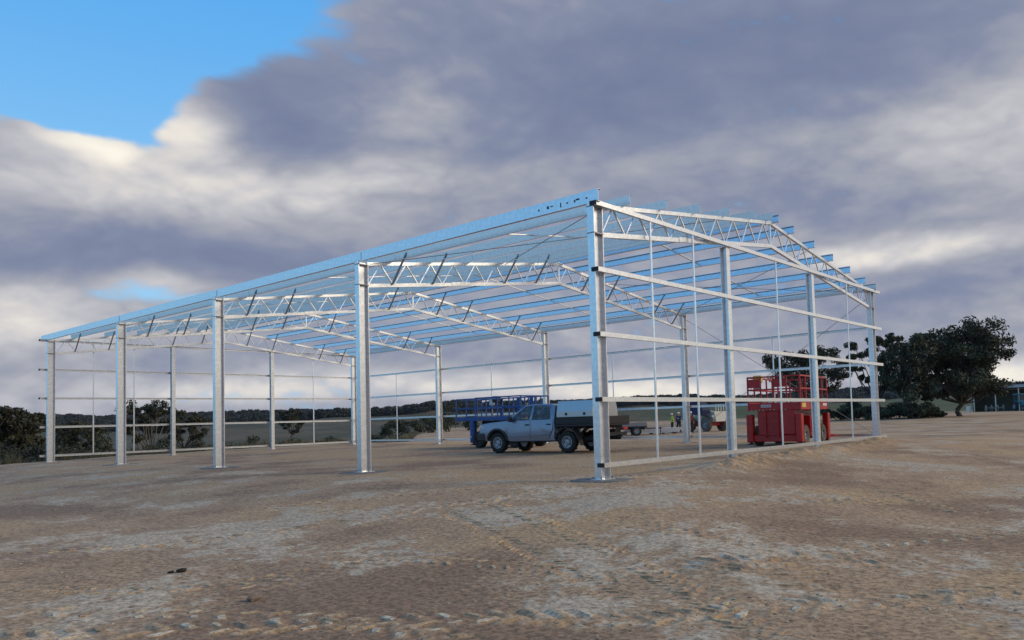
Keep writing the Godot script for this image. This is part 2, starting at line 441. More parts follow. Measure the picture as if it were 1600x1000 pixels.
func stamp_tracks() -> void:
	tr_h.resize(TR_NU * TR_NW); tr_c.resize(TR_NU * TR_NW)
	# [photo points of the track, width, lug pitch, lug angle sign, strength, paleness]
	var tracks := [
		[[Vector2(-120, 990), Vector2(0, 985), Vector2(400, 967), Vector2(800, 952), Vector2(1000, 960), Vector2(1250, 938), Vector2(1420, 928), Vector2(1620, 905)], 0.46, 0.23, 1.0, 1.0, 0.8],
		[[Vector2(60, 945), Vector2(330, 948), Vector2(520, 956), Vector2(700, 985), Vector2(820, 1010)], 0.36, 0.27, -1.0, 0.8, 0.9],
		[[Vector2(760, 800), Vector2(850, 832), Vector2(960, 870), Vector2(1080, 922), Vector2(1200, 985)], 0.42, 0.18, 1.0, 0.8, 0.5],
		[[Vector2(700, 815), Vector2(790, 850), Vector2(880, 890), Vector2(960, 930)], 0.36, 0.12, -1.0, 0.5, 0.4],
		[[Vector2(1080, 905), Vector2(1130, 885), Vector2(1185, 880), Vector2(1235, 893), Vector2(1260, 915)], 0.60, 0.16, 0.0, 1.0, -0.9],
		[[Vector2(960, 835), Vector2(1100, 850), Vector2(1230, 868), Vector2(1400, 880)], 0.42, 0.20, 1.0, 0.8, 0.5],
		[[Vector2(1220, 797), Vector2(1340, 790), Vector2(1400, 793)], 0.46, 0.24, -1.0, 1.0, -0.9],
		[[Vector2(1290, 868), Vector2(1360, 850), Vector2(1480, 838), Vector2(1620, 824)], 0.34, 0.28, 1.0, 1.0, 0.8],
		[[Vector2(1380, 775), Vector2(1500, 800), Vector2(1620, 790)], 0.44, 0.24, 1.0, 0.8, 0.6],
		[[Vector2(0, 860), Vector2(300, 842), Vector2(640, 812), Vector2(900, 785), Vector2(1160, 776)], 0.44, 0.22, 1.0, 0.7, 0.6],
		[[Vector2(420, 800), Vector2(700, 788), Vector2(960, 768), Vector2(1200, 752)], 0.44, 0.24, -1.0, 0.6, 0.6],
		[[Vector2(380, 900), Vector2(600, 868), Vector2(800, 882), Vector2(1000, 905)], 0.42, 0.2, -1.0, 0.7, -0.6],
		[[Vector2(-60, 905), Vector2(180, 915), Vector2(400, 905)], 0.38, 0.18, 1.0, 0.6, 0.6]]
	var rng := RandomNumberGenerator.new()
	rng.seed = 77
	for t in tracks:
		var pts: Array = []
		for q in t[0]:
			var g := on_level(q.x, q.y, -0.3)
			pts.append(Vector2((g - CAM).dot(RGT), (g - CAM).dot(FWD)))
		var cv := Curve2D.new()
		for k in pts.size():
			var tg := Vector2.ZERO
			if k > 0 and k < pts.size() - 1: tg = (pts[k + 1] - pts[k - 1]) * 0.17
			cv.add_point(pts[k], -tg, tg)
		var ln := cv.get_baked_length()
		var s := 0.0
		while s < ln:
			var o := cv.sample_baked(s)
			var dr := (cv.sample_baked(minf(s + 0.05, ln)) - cv.sample_baked(maxf(s - 0.05, 0.0))).normalized()
			var sd := Vector2(-dr.y, dr.x)
			var st: float = t[4] * (0.45 + 0.55 * clampf(0.5 + n_mid.get_noise_2d(o.x * 2.0, o.y * 2.0) * 1.4, 0.0, 1.0))
			# the wheel's bed sinks a little, its lugs leave raised bars between pressed bars
			stamp(o, dr, sd, 0.06, t[1] * 0.5, 0.0, -0.014 * st, st)
			s += 0.06
		s = 0.0
		while s < ln:
			var o := cv.sample_baked(s)
			var dr := (cv.sample_baked(minf(s + 0.05, ln)) - cv.sample_baked(maxf(s - 0.05, 0.0))).normalized()
			var sd := Vector2(-dr.y, dr.x)
			var st: float = t[4] * (0.5 + 0.5 * clampf(0.5 + n_mid.get_noise_2d(o.x * 2.0, o.y * 2.0) * 1.6, 0.0, 1.0))
			var hw: float = t[1] * 0.5
			for side in [-1.0, 1.0]:
				if rng.randf() < 0.12: continue
				var q: Vector2 = o + sd * side * hw * 0.52
				if side > 0: q += dr * t[2] * 0.5
				var ang: float = 0.75 * t[3] * side
				var d2 := dr.rotated(ang); var s2 := sd.rotated(ang)
				lugs.append([q, d2, s2, t[2] * 0.19, hw * 0.62, st * rng.randf_range(0.6, 1.1), t[5]])
				stamp(q, d2, s2, t[2] * 0.20, hw * 0.66, 0.35, 0.022 * st * rng.randf_range(0.7, 1.2), t[5] * st * rng.randf_range(0.5, 1.0))
			s += t[2]

func stamp(o: Vector2, dr: Vector2, sd: Vector2, hl: float, hw: float, soft: float, dh: float, dc: float) -> void:
	var r := (absf(hl) + absf(hw)) * 1.25
	var i0 := maxi(int((o.x - r - TR_U0) / TR_S), 0); var i1 := mini(int((o.x + r - TR_U0) / TR_S) + 1, TR_NU - 1)
	var j0 := maxi(int((o.y - r - TR_W0) / TR_S), 0); var j1 := mini(int((o.y + r - TR_W0) / TR_S) + 1, TR_NW - 1)
	for j in range(j0, j1 + 1):
		for i in range(i0, i1 + 1):
			var q := Vector2(TR_U0 + i * TR_S, TR_W0 + j * TR_S) - o
			var a := absf(q.dot(dr)) / hl; var b := absf(q.dot(sd)) / hw
			var m := maxf(a, b)
			if m < 1.15:
				var f := 1.0 - ss(0.85, 1.12, m)
				var k := j * TR_NU + i
				if soft > 0.0:
					tr_h[k] = maxf(tr_h[k], dh * f - 0.010)
					if absf(dc * f) > absf(tr_c[k]): tr_c[k] = dc * f
				else:
					tr_h[k] = minf(tr_h[k], dh * f)
					pass

func track_at(u: float, w: float, arr: PackedFloat32Array) -> float:
	var fx := (u - TR_U0) / TR_S; var fy := (w - TR_W0) / TR_S
	if fx < 0.0 or fy < 0.0 or fx >= TR_NU - 2 or fy >= TR_NW - 2: return 0.0
	var i := int(fx); var j := int(fy)
	fx -= i; fy -= j
	var k := j * TR_NU + i
	return lerpf(lerpf(arr[k], arr[k + 1], fx), lerpf(arr[k + TR_NU], arr[k + TR_NU + 1], fx), fy)

func axis(spec: Array) -> PackedFloat32Array:     # [[until, step at the end], ...] from the first value on, steps growing evenly
	var out := PackedFloat32Array()
	var x: float = spec[0][0]; var st: float = spec[0][1]
	out.append(x)
	for k in range(1, spec.size()):
		var x0: float = x; var x1: float = spec[k][0]; var s1: float = spec[k][1]; var s0 := st
		while x < x1:
			st = lerpf(s0, s1, clampf((x - x0) / (x1 - x0), 0.0, 1.0))
			x += st
			out.append(x)
		st = s1
	return out

func build_ground() -> void:
	var ws := axis([[-12.0, 2.0], [3.0, 0.05], [4.5, 0.022], [9.0, 0.036], [20.0, 0.12], [60.0, 0.6], [110.0, 1.6], [400.0, 12.0], [1700.0, 40.0]])
	var half := axis([[0.0, 0.027], [4.0, 0.032], [10.0, 0.10], [26.0, 0.32], [70.0, 1.6], [300.0, 14.0], [1500.0, 45.0]])
	var us := PackedFloat32Array()
	for k in range(half.size() - 1, 0, -1): us.append(-half[k])
	us.append_array(half)
	var nu := us.size(); var nv := ws.size()
	var v := PackedVector3Array(); var c := PackedColorArray(); var nm := PackedVector3Array(); var ix := PackedInt32Array()
	v.resize(nu * nv); c.resize(nu * nv); nm.resize(nu * nv)
	# earth colours (linear): brown, dark plum brown, pale clay, tan, grey
	var c_brown := Color(0.45, 0.315, 0.205); var c_dark := Color(0.27, 0.176, 0.116); var c_pale := Color(0.60, 0.535, 0.43)
	var c_tan := Color(0.53, 0.36, 0.200); var c_grey := Color(0.51, 0.465, 0.39)
	var c_lug := Color(0.62, 0.475, 0.31)    # dry crumbs left by tyre lugs
	var grass := Color(0.055, 0.058, 0.026); var grass_dry := Color(0.11, 0.088, 0.045); var grass_green := Color(0.045, 0.08, 0.025)
	# where paler dust and darker subsoil lie: photo place, reach in pixels, amount (+ pale, - dark)
	var soil := [[960, 800, 260, 26, 0.26], [1020, 860, 200, 26, 0.24], [1190, 880, 130, 22, 0.14], [420, 828, 130, 22, 0.26], [300, 930, 190, 26, 0.26], [1520, 940, 120, 60, 0.30], [560, 862, 120, 18, 0.18], [1040, 905, 90, 24, 0.14],
		[740, 880, 150, 24, -0.30], [620, 915, 130, 22, -0.24], [830, 992, 240, 16, -0.32], [520, 990, 120, 16, -0.12], [1300, 765, 160, 14, -0.22], [1480, 790, 160, 18, -0.24], [1250, 805, 110, 12, -0.14], [1180, 960, 180, 26, -0.12], [230, 875, 140, 16, -0.16], [1330, 738, 90, 8, 0.22], [120, 960, 120, 30, 0.06]]
	var sg := []
	for q in soil:
		var g := on_level(q[0], q[1], -0.3)
		var gu := (g - CAM).dot(RGT); var gw := (g - CAM).dot(FWD)
		sg.append([gu, gw, FOC / (q[2] * gw), FOC * 1.5 / (q[3] * gw * gw), q[4]])
	for j in nv:
		for i in nu:
			var u := us[i]; var w := ws[j]
			var p := CAM + RGT * u + FWD * w
			var k := j * nu + i
			var h := gh(p.x, p.z)
			var dist := sqrt(u * u + w * w)
			var d_edge := edge_z(p.x) - p.z
			var col: Color
			if dist < 210.0:
				var patch := n_mid.get_noise_2d(p.x, p.z)
				var patch2 := n_str.get_noise_2d(p.x, p.z)
				var fine := n_fine.get_noise_2d(p.x, p.z)
				var big := n_big.get_noise_2d(p.x * 4.0, p.z * 4.0)
				var near := 1.0 - ss(40.0, 120.0, dist)
				var lumps := (patch * 0.016 + fine * 0.005 + n_fine.get_noise_2d(p.x * 3.1, p.z * 3.1) * 0.005) * near
				# spoil thrown up along the gable
				var mz := p.z - 0.75 - 0.35 * sin(p.x * 0.7)
				var mound := exp(-mz * mz * 2.6) * ss(1.5, 4.0, p.x) * (1.0 - ss(14.0, 19.0, p.x))
				h += mound * (0.10 + 0.12 * (patch + 0.4) + 0.07 * fine)
				h += lumps
				var tc := 0.0
				if dist < 32.0:
					h += track_at(u, w, tr_h)
					tc = track_at(u, w, tr_c)
				var inside_pad := ss(0.2, 1.5, p.x) * ss(-0.2, -1.5, p.z) * (1.0 - ss(18.0, 24.0, p.x))
				var vf := n_fine.get_noise_2d(p.x * 3.1 + 9.0, p.z * 3.1)
				var sb := 0.0
				if w > 3.0 and w < 45.0:
					for q in sg:
						var dx: float = (u - q[0]) * q[2]; var dy: float = (w - q[1]) * q[3]
						var r2 := dx * dx + dy * dy
						if r2 < 4.0: sb += q[4] * exp(-r2)
				var pale := ss(0.07, 0.24, sb + patch2 * 0.60 + fine * 0.32 + patch * 0.30 + vf * 0.14 - 0.02) * (0.85 + 0.3 * vf)
				var dark := ss(0.04, 0.30, -sb * 1.3 + big * 0.6 - patch2 * 0.40 + fine * 0.30 + vf * 0.25)
				var tan_ := ss(-0.1, 0.5, -big + fine * 0.3 + 0.25 * inside_pad)
				col = c_brown.lerp(c_tan, tan_ * 0.75)
				col = col.lerp(c_dark, dark * 0.85)
				col = col.lerp(c_pale if big > 0.0 else c_grey, pale * (0.80 - 0.55 * inside_pad))
				col = col.lerp(c_tan, mound * 0.7)
				if tc > 0.0: col = col.lerp(c_lug, clampf(tc, 0.0, 1.0) * 0.9)
				var sp := n_fine.get_noise_2d(p.x * 9.0, p.z * 9.0)
				var calm := 1.0 - 0.65 * ss(8.0, 26.0, dist)
				col = col * (1.0 + (0.20 * sp + 0.18 * fine + 0.12 * vf) * calm)
				col = col * (1.0 - 0.35 * calm * ss(0.28, 0.42, vf * 0.6 + sp * 0.5 - patch * 0.3))
				var out := ss(0.2, 2.6, d_edge + fine * 2.0)
				if dist > 100.0: out = maxf(out, ss(150.0, 200.0, dist + patch * 60.0) * (1.0 - ss(0.0, 14.0, u - 0.42 * w)))
				if out > 0.0:
					col = col.lerp(grass.lerp(grass_dry, clampf(0.5 + patch * 1.6, 0.0, 1.0)) * (1.0 + 0.4 * fine), out)
			else:
				var f := n_big.get_noise_2d(p.x * 0.35, p.z * 0.35)
				var f2 := n_mid.get_noise_2d(p.x * 0.3, p.z * 0.3)
				col = grass.lerp(grass_dry, ss(-0.1, 0.25, f + 0.3 * f2 - 0.25 * ss(-0.1, 0.25, u / w)))
				col = col.lerp(grass_green, ss(0.0, 0.2, u / w) * 0.8) * (1.0 + 0.35 * f2)
			col.a = 1.0
			v[k] = Vector3(p.x, h, p.z)
			c[k] = col
	for j in nv:
		for i in nu:
			var k := j * nu + i
			var du := v[k + 1 if i < nu - 1 else k] - v[k - 1 if i > 0 else k]
			var dw := v[k + nu if j < nv - 1 else k] - v[k - nu if j > 0 else k]
			var nn := du.cross(dw).normalized()
			nm[k] = nn if nn.y > 0.0 else -nn
	ix.resize((nu - 1) * (nv - 1) * 6)
	var q := 0
	for j in nv - 1:
		for i in nu - 1:
			var a := j * nu + i
			ix[q] = a; ix[q + 1] = a + nu; ix[q + 2] = a + 1
			ix[q + 3] = a + 1; ix[q + 4] = a + nu; ix[q + 5] = a + nu + 1
			q += 6
	var arr := []
	arr.resize(Mesh.ARRAY_MAX)
	arr[Mesh.ARRAY_VERTEX] = v; arr[Mesh.ARRAY_NORMAL] = nm; arr[Mesh.ARRAY_COLOR] = c; arr[Mesh.ARRAY_INDEX] = ix
	var m := ArrayMesh.new()
	m.add_surface_from_arrays(Mesh.PRIMITIVE_TRIANGLES, arr)
	m.surface_set_material(0, M.dirt)
	var o := MeshInstance3D.new()
	o.mesh = m; o.name = "ground"
	o.set_meta("kind", "structure")
	add_child(o)
	print("ground ", nu, " x ", nv)

func build_ridges() -> void:     # what the tyre lugs left standing: low crumbly bars of soil
	var rng := RandomNumberGenerator.new()
	rng.seed = 61
	var mb := MB.new()
	mb.colored = true
	for g in lugs:
		var o: Vector2 = g[0]; var dr: Vector2 = g[1]; var sd: Vector2 = g[2]
		if rng.randf() < 0.15 or o.y < 2.5: continue
		var hgt: float = 0.020 * g[5] * rng.randf_range(0.5, 1.1)
		var hl: float = g[3] * rng.randf_range(0.7, 1.1); var hw: float = g[4] * rng.randf_range(0.6, 1.0)
		var low := []; var top := []
		var mid := CAM + RGT * o.x + FWD * o.y
		for k in 9:
			var t := TAU * k / 9.0
			var c := cos(t); var s := sin(t)
			var q := dr * signf(c) * pow(absf(c), 0.6) * hl * rng.randf_range(0.75, 1.1) + sd * signf(s) * pow(absf(s), 0.6) * hw * rng.randf_range(0.75, 1.1)
			for e in 2:
				var uw := o + q * (1.0 if e == 0 else rng.randf_range(0.62, 0.82))
				var p := CAM + RGT * uw.x + FWD * uw.y
				p.y = gh(mid.x, mid.z) + n_mid.get_noise_2d(p.x, p.z) * 0.016 + (-0.02 if e == 0 else hgt * rng.randf_range(0.7, 1.1))
				if e == 0: low.append(p)
				else: top.append(p)
		var tone := Color(0.43, 0.30, 0.19).lerp(Color(0.60, 0.47, 0.31), rng.randf())
		if g[6] > 0.7 and rng.randf() < 0.4: tone = Color(0.60, 0.54, 0.43)
		mb.tint = tone * rng.randf_range(0.8, 1.08)
		var cen := Vector3.ZERO
		for p in top: cen += p / 9.0
		for k in 9:
			var j := (k + 1) % 9
			var flip: bool = (low[j] - low[k]).cross(top[k] - low[k]).dot(low[k] - cen) < 0.0
			if flip:
				mb.quad(low[j], low[k], top[k], top[j]); mb.tri(top[j], top[k], cen)
			else:
				mb.quad(low[k], low[j], top[j], top[k]); mb.tri(top[k], top[j], cen)
	var o2 := MeshInstance3D.new()
	o2.mesh = mb.mesh(M.ridge)
	o2.name = "soil_ridges"
	o2.set_meta("kind", "stuff"); o2.set_meta("label", "low crumbled soil ridges left by tyre lugs across the clay"); o2.set_meta("category", "soil")
	add_child(o2)

func lump_mesh(seed_: int, mat_: Material, flat := 0.7, rough := 0.35) -> ArrayMesh:
	var s := SphereMesh.new()
	s.radius = 1.0; s.height = 2.0; s.radial_segments = 9; s.rings = 5
	var a := s.get_mesh_arrays()
	var vv: PackedVector3Array = a[Mesh.ARRAY_VERTEX]
	var f := FastNoiseLite.new(); f.seed = seed_; f.frequency = 0.9
	var mb := MB.new()
	var p := []
	for q in vv:
		var d := q.normalized()
		p.append(Vector3(d.x, d.y * flat, d.z) * (1.0 + rough * f.get_noise_3dv(d * 1.7)))
	var idx: PackedInt32Array = a[Mesh.ARRAY_INDEX]
	for i in range(0, idx.size(), 3):
		if (p[idx[i]] - p[idx[i + 1]]).length() > 0.001 and (p[idx[i]] - p[idx[i + 2]]).length() > 0.001 and (p[idx[i + 1]] - p[idx[i + 2]]).length() > 0.001:
			mb.tri(p[idx[i]], p[idx[i + 2]], p[idx[i + 1]])
	return mb.mesh(mat_)

func build_stones() -> void:
	var rng := RandomNumberGenerator.new()
	rng.seed = 5
	var mm := MultiMesh.new()
	mm.transform_format = MultiMesh.TRANSFORM_3D
	mm.use_colors = true
	mm.mesh = lump_mesh(3, M.clod, 0.6, 0.6)
	var n := 9000
	mm.instance_count = n
	for k in n:
		var w := 3.5 + pow(rng.randf(), 1.8) * 34.0
		var u := rng.randf_range(-0.85, 0.75) * (w + 2.0)
		var p := CAM + RGT * u + FWD * w
		var cl := n_str.get_noise_2d(p.x * 1.7 + 50.0, p.z * 1.7)
		var s := 0.004 + 0.013 * pow(rng.randf(), 4.0)
		if cl < -0.05: s *= 0.4
		p.y = gh(p.x, p.z) + n_mid.get_noise_2d(p.x, p.z) * 0.016 + n_fine.get_noise_2d(p.x, p.z) * 0.005 + s * 0.2
		if w < 28.0: p.y += track_at(u, w, tr_h)
		var b := Basis.from_euler(Vector3(rng.randf_range(-0.4, 0.4), rng.randf() * TAU, rng.randf_range(-0.4, 0.4))).scaled(Vector3(1.3, 1, 1) * s)
		mm.set_instance_transform(k, Transform3D(b, p))
		var t := rng.randf()
		mm.set_instance_color(k, Color(0.26, 0.19, 0.13).lerp(Color(0.50, 0.43, 0.33), t) * rng.randf_range(0.75, 1.1))
	var o := MultiMeshInstance3D.new()
	o.multimesh = mm; o.name = "gravel"
	o.set_meta("kind", "stuff"); o.set_meta("label", "small clods and stones scattered over the graded clay"); o.set_meta("category", "gravel")
	add_child(o)
	# the two larger ones that stand out
	var g := on_level(283, 872, -0.20)
	var r := thing("clod", "small black clod lying alone on pale clay", "clod", Vector3(g.x, gh(g.x, g.z) - 0.005, g.z))
	var a := part_mesh("lump", lump_mesh(8, M.dark_rock, 0.6, 0.8), r); a.scale = Vector3(0.06, 0.035, 0.04); a.position.y = 0.03
	a = part_mesh("crumb", lump_mesh(9, M.dark_rock, 0.6, 0.8), r); a.scale = Vector3(0.035, 0.025, 0.03); a.position = Vector3(-0.08, 0.015, -0.07)
	g = on_level(397, 919, -0.25)
	r = thing("stone", "pale tan stone beside the lug tracks", "stone", Vector3(g.x, gh(g.x, g.z) - 0.005, g.z))
	a = part_mesh("lump", lump_mesh(12, M.rock, 0.8, 0.5), r); a.scale = Vector3(0.075, 0.055, 0.05); a.position.y = 0.03

# ------------------------------------------------------------------ steel frame
func c_profile(h: float, f: float, t: float, lip: float) -> PackedVector2Array:   # web on x = 0, open towards +x, centred in y
	var a := h * 0.5
	return PackedVector2Array([Vector2(0, -a), Vector2(f, -a), Vector2(f, -a + lip), Vector2(f - t, -a + lip), Vector2(f - t, -a + t), Vector2(t, -a + t),
		Vector2(t, a - t), Vector2(f - t, a - t), Vector2(f - t, a - lip), Vector2(f, a - lip), Vector2(f, a), Vector2(0, a)])

func z_profile(h: float, f: float, t: float) -> PackedVector2Array:   # web on x = 0, top flange to +x, bottom flange to -x, base at y = 0
	return PackedVector2Array([Vector2(0, h), Vector2(0, t), Vector2(-f, t), Vector2(-f, 0.018), Vector2(-f - t, 0.018), Vector2(-f - t, 0), Vector2(t, 0),
		Vector2(t, h - t), Vector2(f, h - t), Vector2(f, h - 0.018), Vector2(f + t, h - 0.018), Vector2(f + t, h)])

func i_profile(d: float, fw: float, t: float) -> PackedVector2Array:  # flanges at y = +-d/2, width along x
	var a := d * 0.5; var b := fw * 0.5; var w := t * 0.5; var l := 0.022
	return PackedVector2Array([Vector2(-b, -a), Vector2(b, -a), Vector2(b, -a + l), Vector2(b - t, -a + l), Vector2(b - t, -a + t), Vector2(w, -a + t),
		Vector2(w, a - t), Vector2(b - t, a - t), Vector2(b - t, a - l), Vector2(b, a - l), Vector2(b, a), Vector2(-b, a), Vector2(-b, a - l), Vector2(-b + t, a - l),
		Vector2(-b + t, a - t), Vector2(-w, a - t), Vector2(-w, -a + t), Vector2(-b + t, -a + t), Vector2(-b + t, -a + l), Vector2(-b, -a + l)])

func roof_y(x: float) -> float:      # top of the trusses
	return EAVE + SLOPE * (x if x < W * 0.5 else W - x)

func build_frame() -> void:
	var f := thing("steel_shed_frame", "open galvanised steel shed frame with pitched trusses on a clay pad", "shed frame")
	var galv: Material = M.galv
	# portal columns
	var colp := i_profile(0.31, 0.17, 0.008)
	for side in 2:
		for k in 5:
			var x := 0.0 if side == 0 else W
			var z := -BAY * k
			var g := gh(x, z)
			var mb := MB.new()
			mb.prism(colp, Vector3(x, g + 0.02, z), Vector3(0, 0, 1), Vector3(1, 0, 0), EAVE - 0.01 - g - 0.02)
			var col := part("column", mb, galv, f)
			mb = MB.new()
			mb.box(Vector3(x, g + 0.012, z), Vector3(0.44, 0.02, 0.30))
			part("base_plate", mb, galv, col)
			for q in 4:
				mb = MB.new()
				var b := Vector3(x + (0.185 if q & 1 else -0.185), g + 0.02, z + (0.11 if q & 2 else -0.11))
				mb.tube(b, b + Vector3(0, 0.055, 0), 0.014, 0.014, 6)
				part("anchor_bolt", mb, M.galv_dull, col)
			for y in [5.02, 5.57]:
				mb = MB.new()
				mb.box(Vector3(x, y, z), Vector3(0.325, 0.022, 0.186))
				part("cleat", mb, M.galv_dull, col)
	# gable columns
	var gcp := i_profile(0.19, 0.18, 0.008)
	for z in [0.0, -4.0 * BAY]:
		for x in [W / 3.0, W * 2.0 / 3.0]:
			var g := gh(x, z)
			var mb := MB.new()
			mb.prism(gcp, Vector3(x, g + 0.02, z), Vector3(-1, 0, 0), Vector3(0, 0, 1), 5.54 - g)
			var col := part("gable_column", mb, galv, f)
			mb = MB.new()
			mb.box(Vector3(x, g + 0.012, z), Vector3(0.30, 0.02, 0.30))
			part("base_plate", mb, galv, col)
			mb = MB.new()
			mb.box(Vector3(x, 5.57, z), Vector3(0.22, 0.02, 0.22))
			part("cap_plate", mb, galv, col)
	# trusses
	var np := 9
	var half := W * 0.5
	for k in 5:
		var z := -BAY * k
		var t := group_part("truss", f)
		for s in 2:
			var sx := 1.0 if s == 0 else -1.0
			var x0 := 0.155 if s == 0 else W - 0.155
			var top0 := Vector3(x0, EAVE - 0.05 + SLOPE * 0.155, z); var top1 := Vector3(half, roof_y(half) - 0.05, z)
			var bot0 := Vector3(x0, 5.02, z); var bot1 := Vector3(half, 6.03, z)
			for e in [[top0, top1, 0.088, -1.0], [bot0, bot1, 0.10, 1.0]]:
				var a: Vector3 = e[0]; var b: Vector3 = e[1]
				var dr := (b - a).normalized()
				var up := Vector3(0, 0, 1).cross(dr) * sx
				var mb := MB.new()
				# channel with its web to +z
				var pr := c_profile(e[2], 0.075, 0.006, 0.014)
				var ax := Vector3(0, 0, -1)
				var ay := dr.cross(ax)
				mb.prism(pr, a + Vector3(0, 0, 0.0375), ax, ay, (b - a).length() - (0.003 if e[3] > 0 else 0.0))
				part("chord", mb, galv, t)
			# Warren web
			var prev_b := bot0 + Vector3(0.02 * sx, 0.0, 0)
			for i in np:
				var ft := (i + 0.5) / np; var fb := (i + 1.0) / np
				var pt := top0.lerp(top1, ft); var pb := bot0.lerp(bot1, fb)
				for e in [[prev_b, pt], [pt, pb]]:
					var mb := MB.new()
					var zz := Vector3(0, 0, 0.004 if i % 2 == 0 else -0.004)
					mb.bar(e[0] + zz, e[1] + zz, 0.030, 0.030, Vector3(0, 0, 1))
					part("web_bar", mb, galv, t)
				prev_b = pb
		var mb := MB.new()
		mb.bar(Vector3(half, 6.0, z), Vector3(half, roof_y(half) - 0.03, z), 0.05, 0.05, Vector3(0, 0, 1))
		part("king_post", mb, galv, t)
		mb = MB.new()
		mb.prism(PackedVector2Array([Vector2(-0.32, -0.10), Vector2(-0.30, -0.0), Vector2(0, 0.06), Vector2(0.30, 0.0), Vector2(0.32, -0.10), Vector2(0, -0.05)]), Vector3(half, roof_y(half) - 0.05, z + 0.040), Vector3.RIGHT, Vector3.UP, 0.006)
		part("apex_plate", mb, galv, t)
		mb = MB.new()
		mb.box(Vector3(3.55, 5.02 + 1.01 * 3.4 / 8.0 + 0.02, z + 0.043), Vector3(0.75, 0.10, 0.007), Basis(Vector3(0, 0, 1), atan(0.126)))
		part("splice_plate", mb, galv, t)
	# purlins: rows up each slope, one length per bay
	var rows := [0.0, 1.0, 2.45, 3.95, 5.45, 6.95, 7.98]
	var ang := atan(SLOPE)
	for s in 2:
		for r in rows.size():
			var x: float = rows[r]
			var y := EAVE + SLOPE * x + 0.004
			var ax := Vector3(cos(ang), sin(ang), 0); var ay := Vector3(-sin(ang), cos(ang), 0)
			if s == 1:
				x = W - x
				ax = Vector3(-cos(ang), sin(ang), 0); ay = Vector3(sin(ang), cos(ang), 0)
			for k in 4:
				var za := -BAY * (k + 1) + 0.006; var zb := -BAY * k - 0.006
				if k == 0: zb = 0.20
				if k == 3: za = -32.55 if r > 0 else -32.9
				var mb := MB.new()
				var pr: PackedVector2Array
				if r == 0:
					pr = c_profile(0.26, 0.08, 0.005, 0.02)
					var o := Vector3(-0.13 if s == 0 else W + 0.13, EAVE + 0.13, za)
					if s == 0: mb.prism(pr, o, Vector3(1, 0, 0), Vector3(0, 1, 0), zb - za)
					else: mb.prism(pr, Vector3(o.x, o.y, zb), Vector3(-1, 0, 0), Vector3(0, 1, 0), zb - za)
				else:
					pr = z_profile(0.21, 0.055, 0.004)
					if s == 0: mb.prism(pr, Vector3(x, y, za), ax, ay, zb - za)
					else: mb.prism(pr, Vector3(x, y, zb), ax, ay, zb - za)
				var pu := part("eave_purlin" if r == 0 else "purlin", mb, galv, f)
				if k > 0:        # bolted lap over the truss
					mb = MB.new()
					var lo := Vector3(x, y, zb + 0.006) + ay * 0.117 + ax * -0.004
					if r == 0: lo = Vector3(-0.137 if s == 0 else W + 0.137, EAVE + 0.13, zb + 0.006)
					mb.box(lo, Vector3(0.005, 0.20, 0.34), Basis(ax, ay, ax.cross(ay)) if r > 0 else Basis())
					part("lap_plate", mb, galv, pu)
				if r == 0 and s == 0 and k == 0:
					# dark stencilled marks near the end of the first length
					for q in [[-0.10, 0.05, 0.03], [-0.34, 0.10, 0.035], [-0.42, 0.04, 0.05], [-0.62, 0.05, 0.03], [-0.80, 0.03, 0.10], [-1.05, 0.08, 0.02], [-1.16, 0.06, 0.06], [-1.42, 0.04, 0.04]]:
						mb = MB.new()
						mb.box(Vector3(-0.1315, EAVE + 0.10 + q[1] * 0.4, q[0]), Vector3(0.002, q[2], q[1]))
						part("stencil_mark", mb, M.ink, pu)
	# bridging between purlins (flat straps across the roof at mid bay)
	for s in 2:
		for k in 4:
			for r in range(1, rows.size() - 1):
				var xa: float = rows[r] + 0.012; var xb: float = rows[r + 1] - 0.012
				if k == 0 and r == 3: continue
				var a := Vector3(xa, EAVE + SLOPE * xa + 0.12, -BAY * (k + 0.5)); var b := Vector3(xb, EAVE + SLOPE * xb + 0.12, -BAY * (k + 0.5))
				if s == 1:
					a.x = W - a.x; b.x = W - b.x
				var mb := MB.new()
				mb.bar(a, b, 0.06, 0.02, Vector3.UP)
				part("bridging_bar", mb, galv, f)
	# fly braces from the bottom chords up to the purlins
	for k in range(1, 5):
		for s in 2:
			for r in [1, 2, 4, 5]:
				var x: float = rows[r]
				var by := 5.02 + 1.01 * (x - 0.155) / (half - 0.155)
				var a := Vector3(x - 0.03, by + 0.02, -BAY * k + 0.05); var b := Vector3(x - 0.012, EAVE + SLOPE * x + 0.17, -BAY * k + 0.68)
				if s == 1:
					a.x = W - a.x; b.x = W - b.x
				var mb := MB.new()
				mb.bar(a, b, 0.042, 0.042)
				part("fly_brace", mb, M.galv_dull, f)
	# girts: both gables and the far long side
	var gp := c_profile(0.095, 0.065, 0.005, 0.014)
	var levels := [0.30, 1.62, 2.94, 4.26, 5.62]
	var xs := [-0.16, W / 3.0, W * 2.0 / 3.0, W + 0.62]
	for e in 2:
		for y in levels:
			for q in 3:
				var xa: float = xs[q] + 0.003; var xb: float = xs[q + 1] - 0.003
				if e == 1 and q == 0: xa = -0.42
				if e == 1 and q == 2: xb = W + 0.15
				var mb := MB.new()
				# web outwards: local x = away from the outside face, local y = up
				if e == 0: mb.prism(gp, Vector3(xa, y, 0.165), Vector3(0, 0, -1), Vector3(0, 1, 0), xb - xa)
				else: mb.prism(gp, Vector3(xb, y, -32.165), Vector3(0, 0, 1), Vector3(0, 1, 0), xb - xa)
				var gi := part("eave_beam" if y > 5.0 else "girt", mb, galv, f)
				if q == 0:      # black end bracket wrapping the corner
					mb = MB.new()
					mb.box(Vector3(xa - 0.012, y, 0.09 if e == 0 else -32.09), Vector3(0.022, 0.085, 0.17))
					part("end_bracket", mb, M.black, gi)
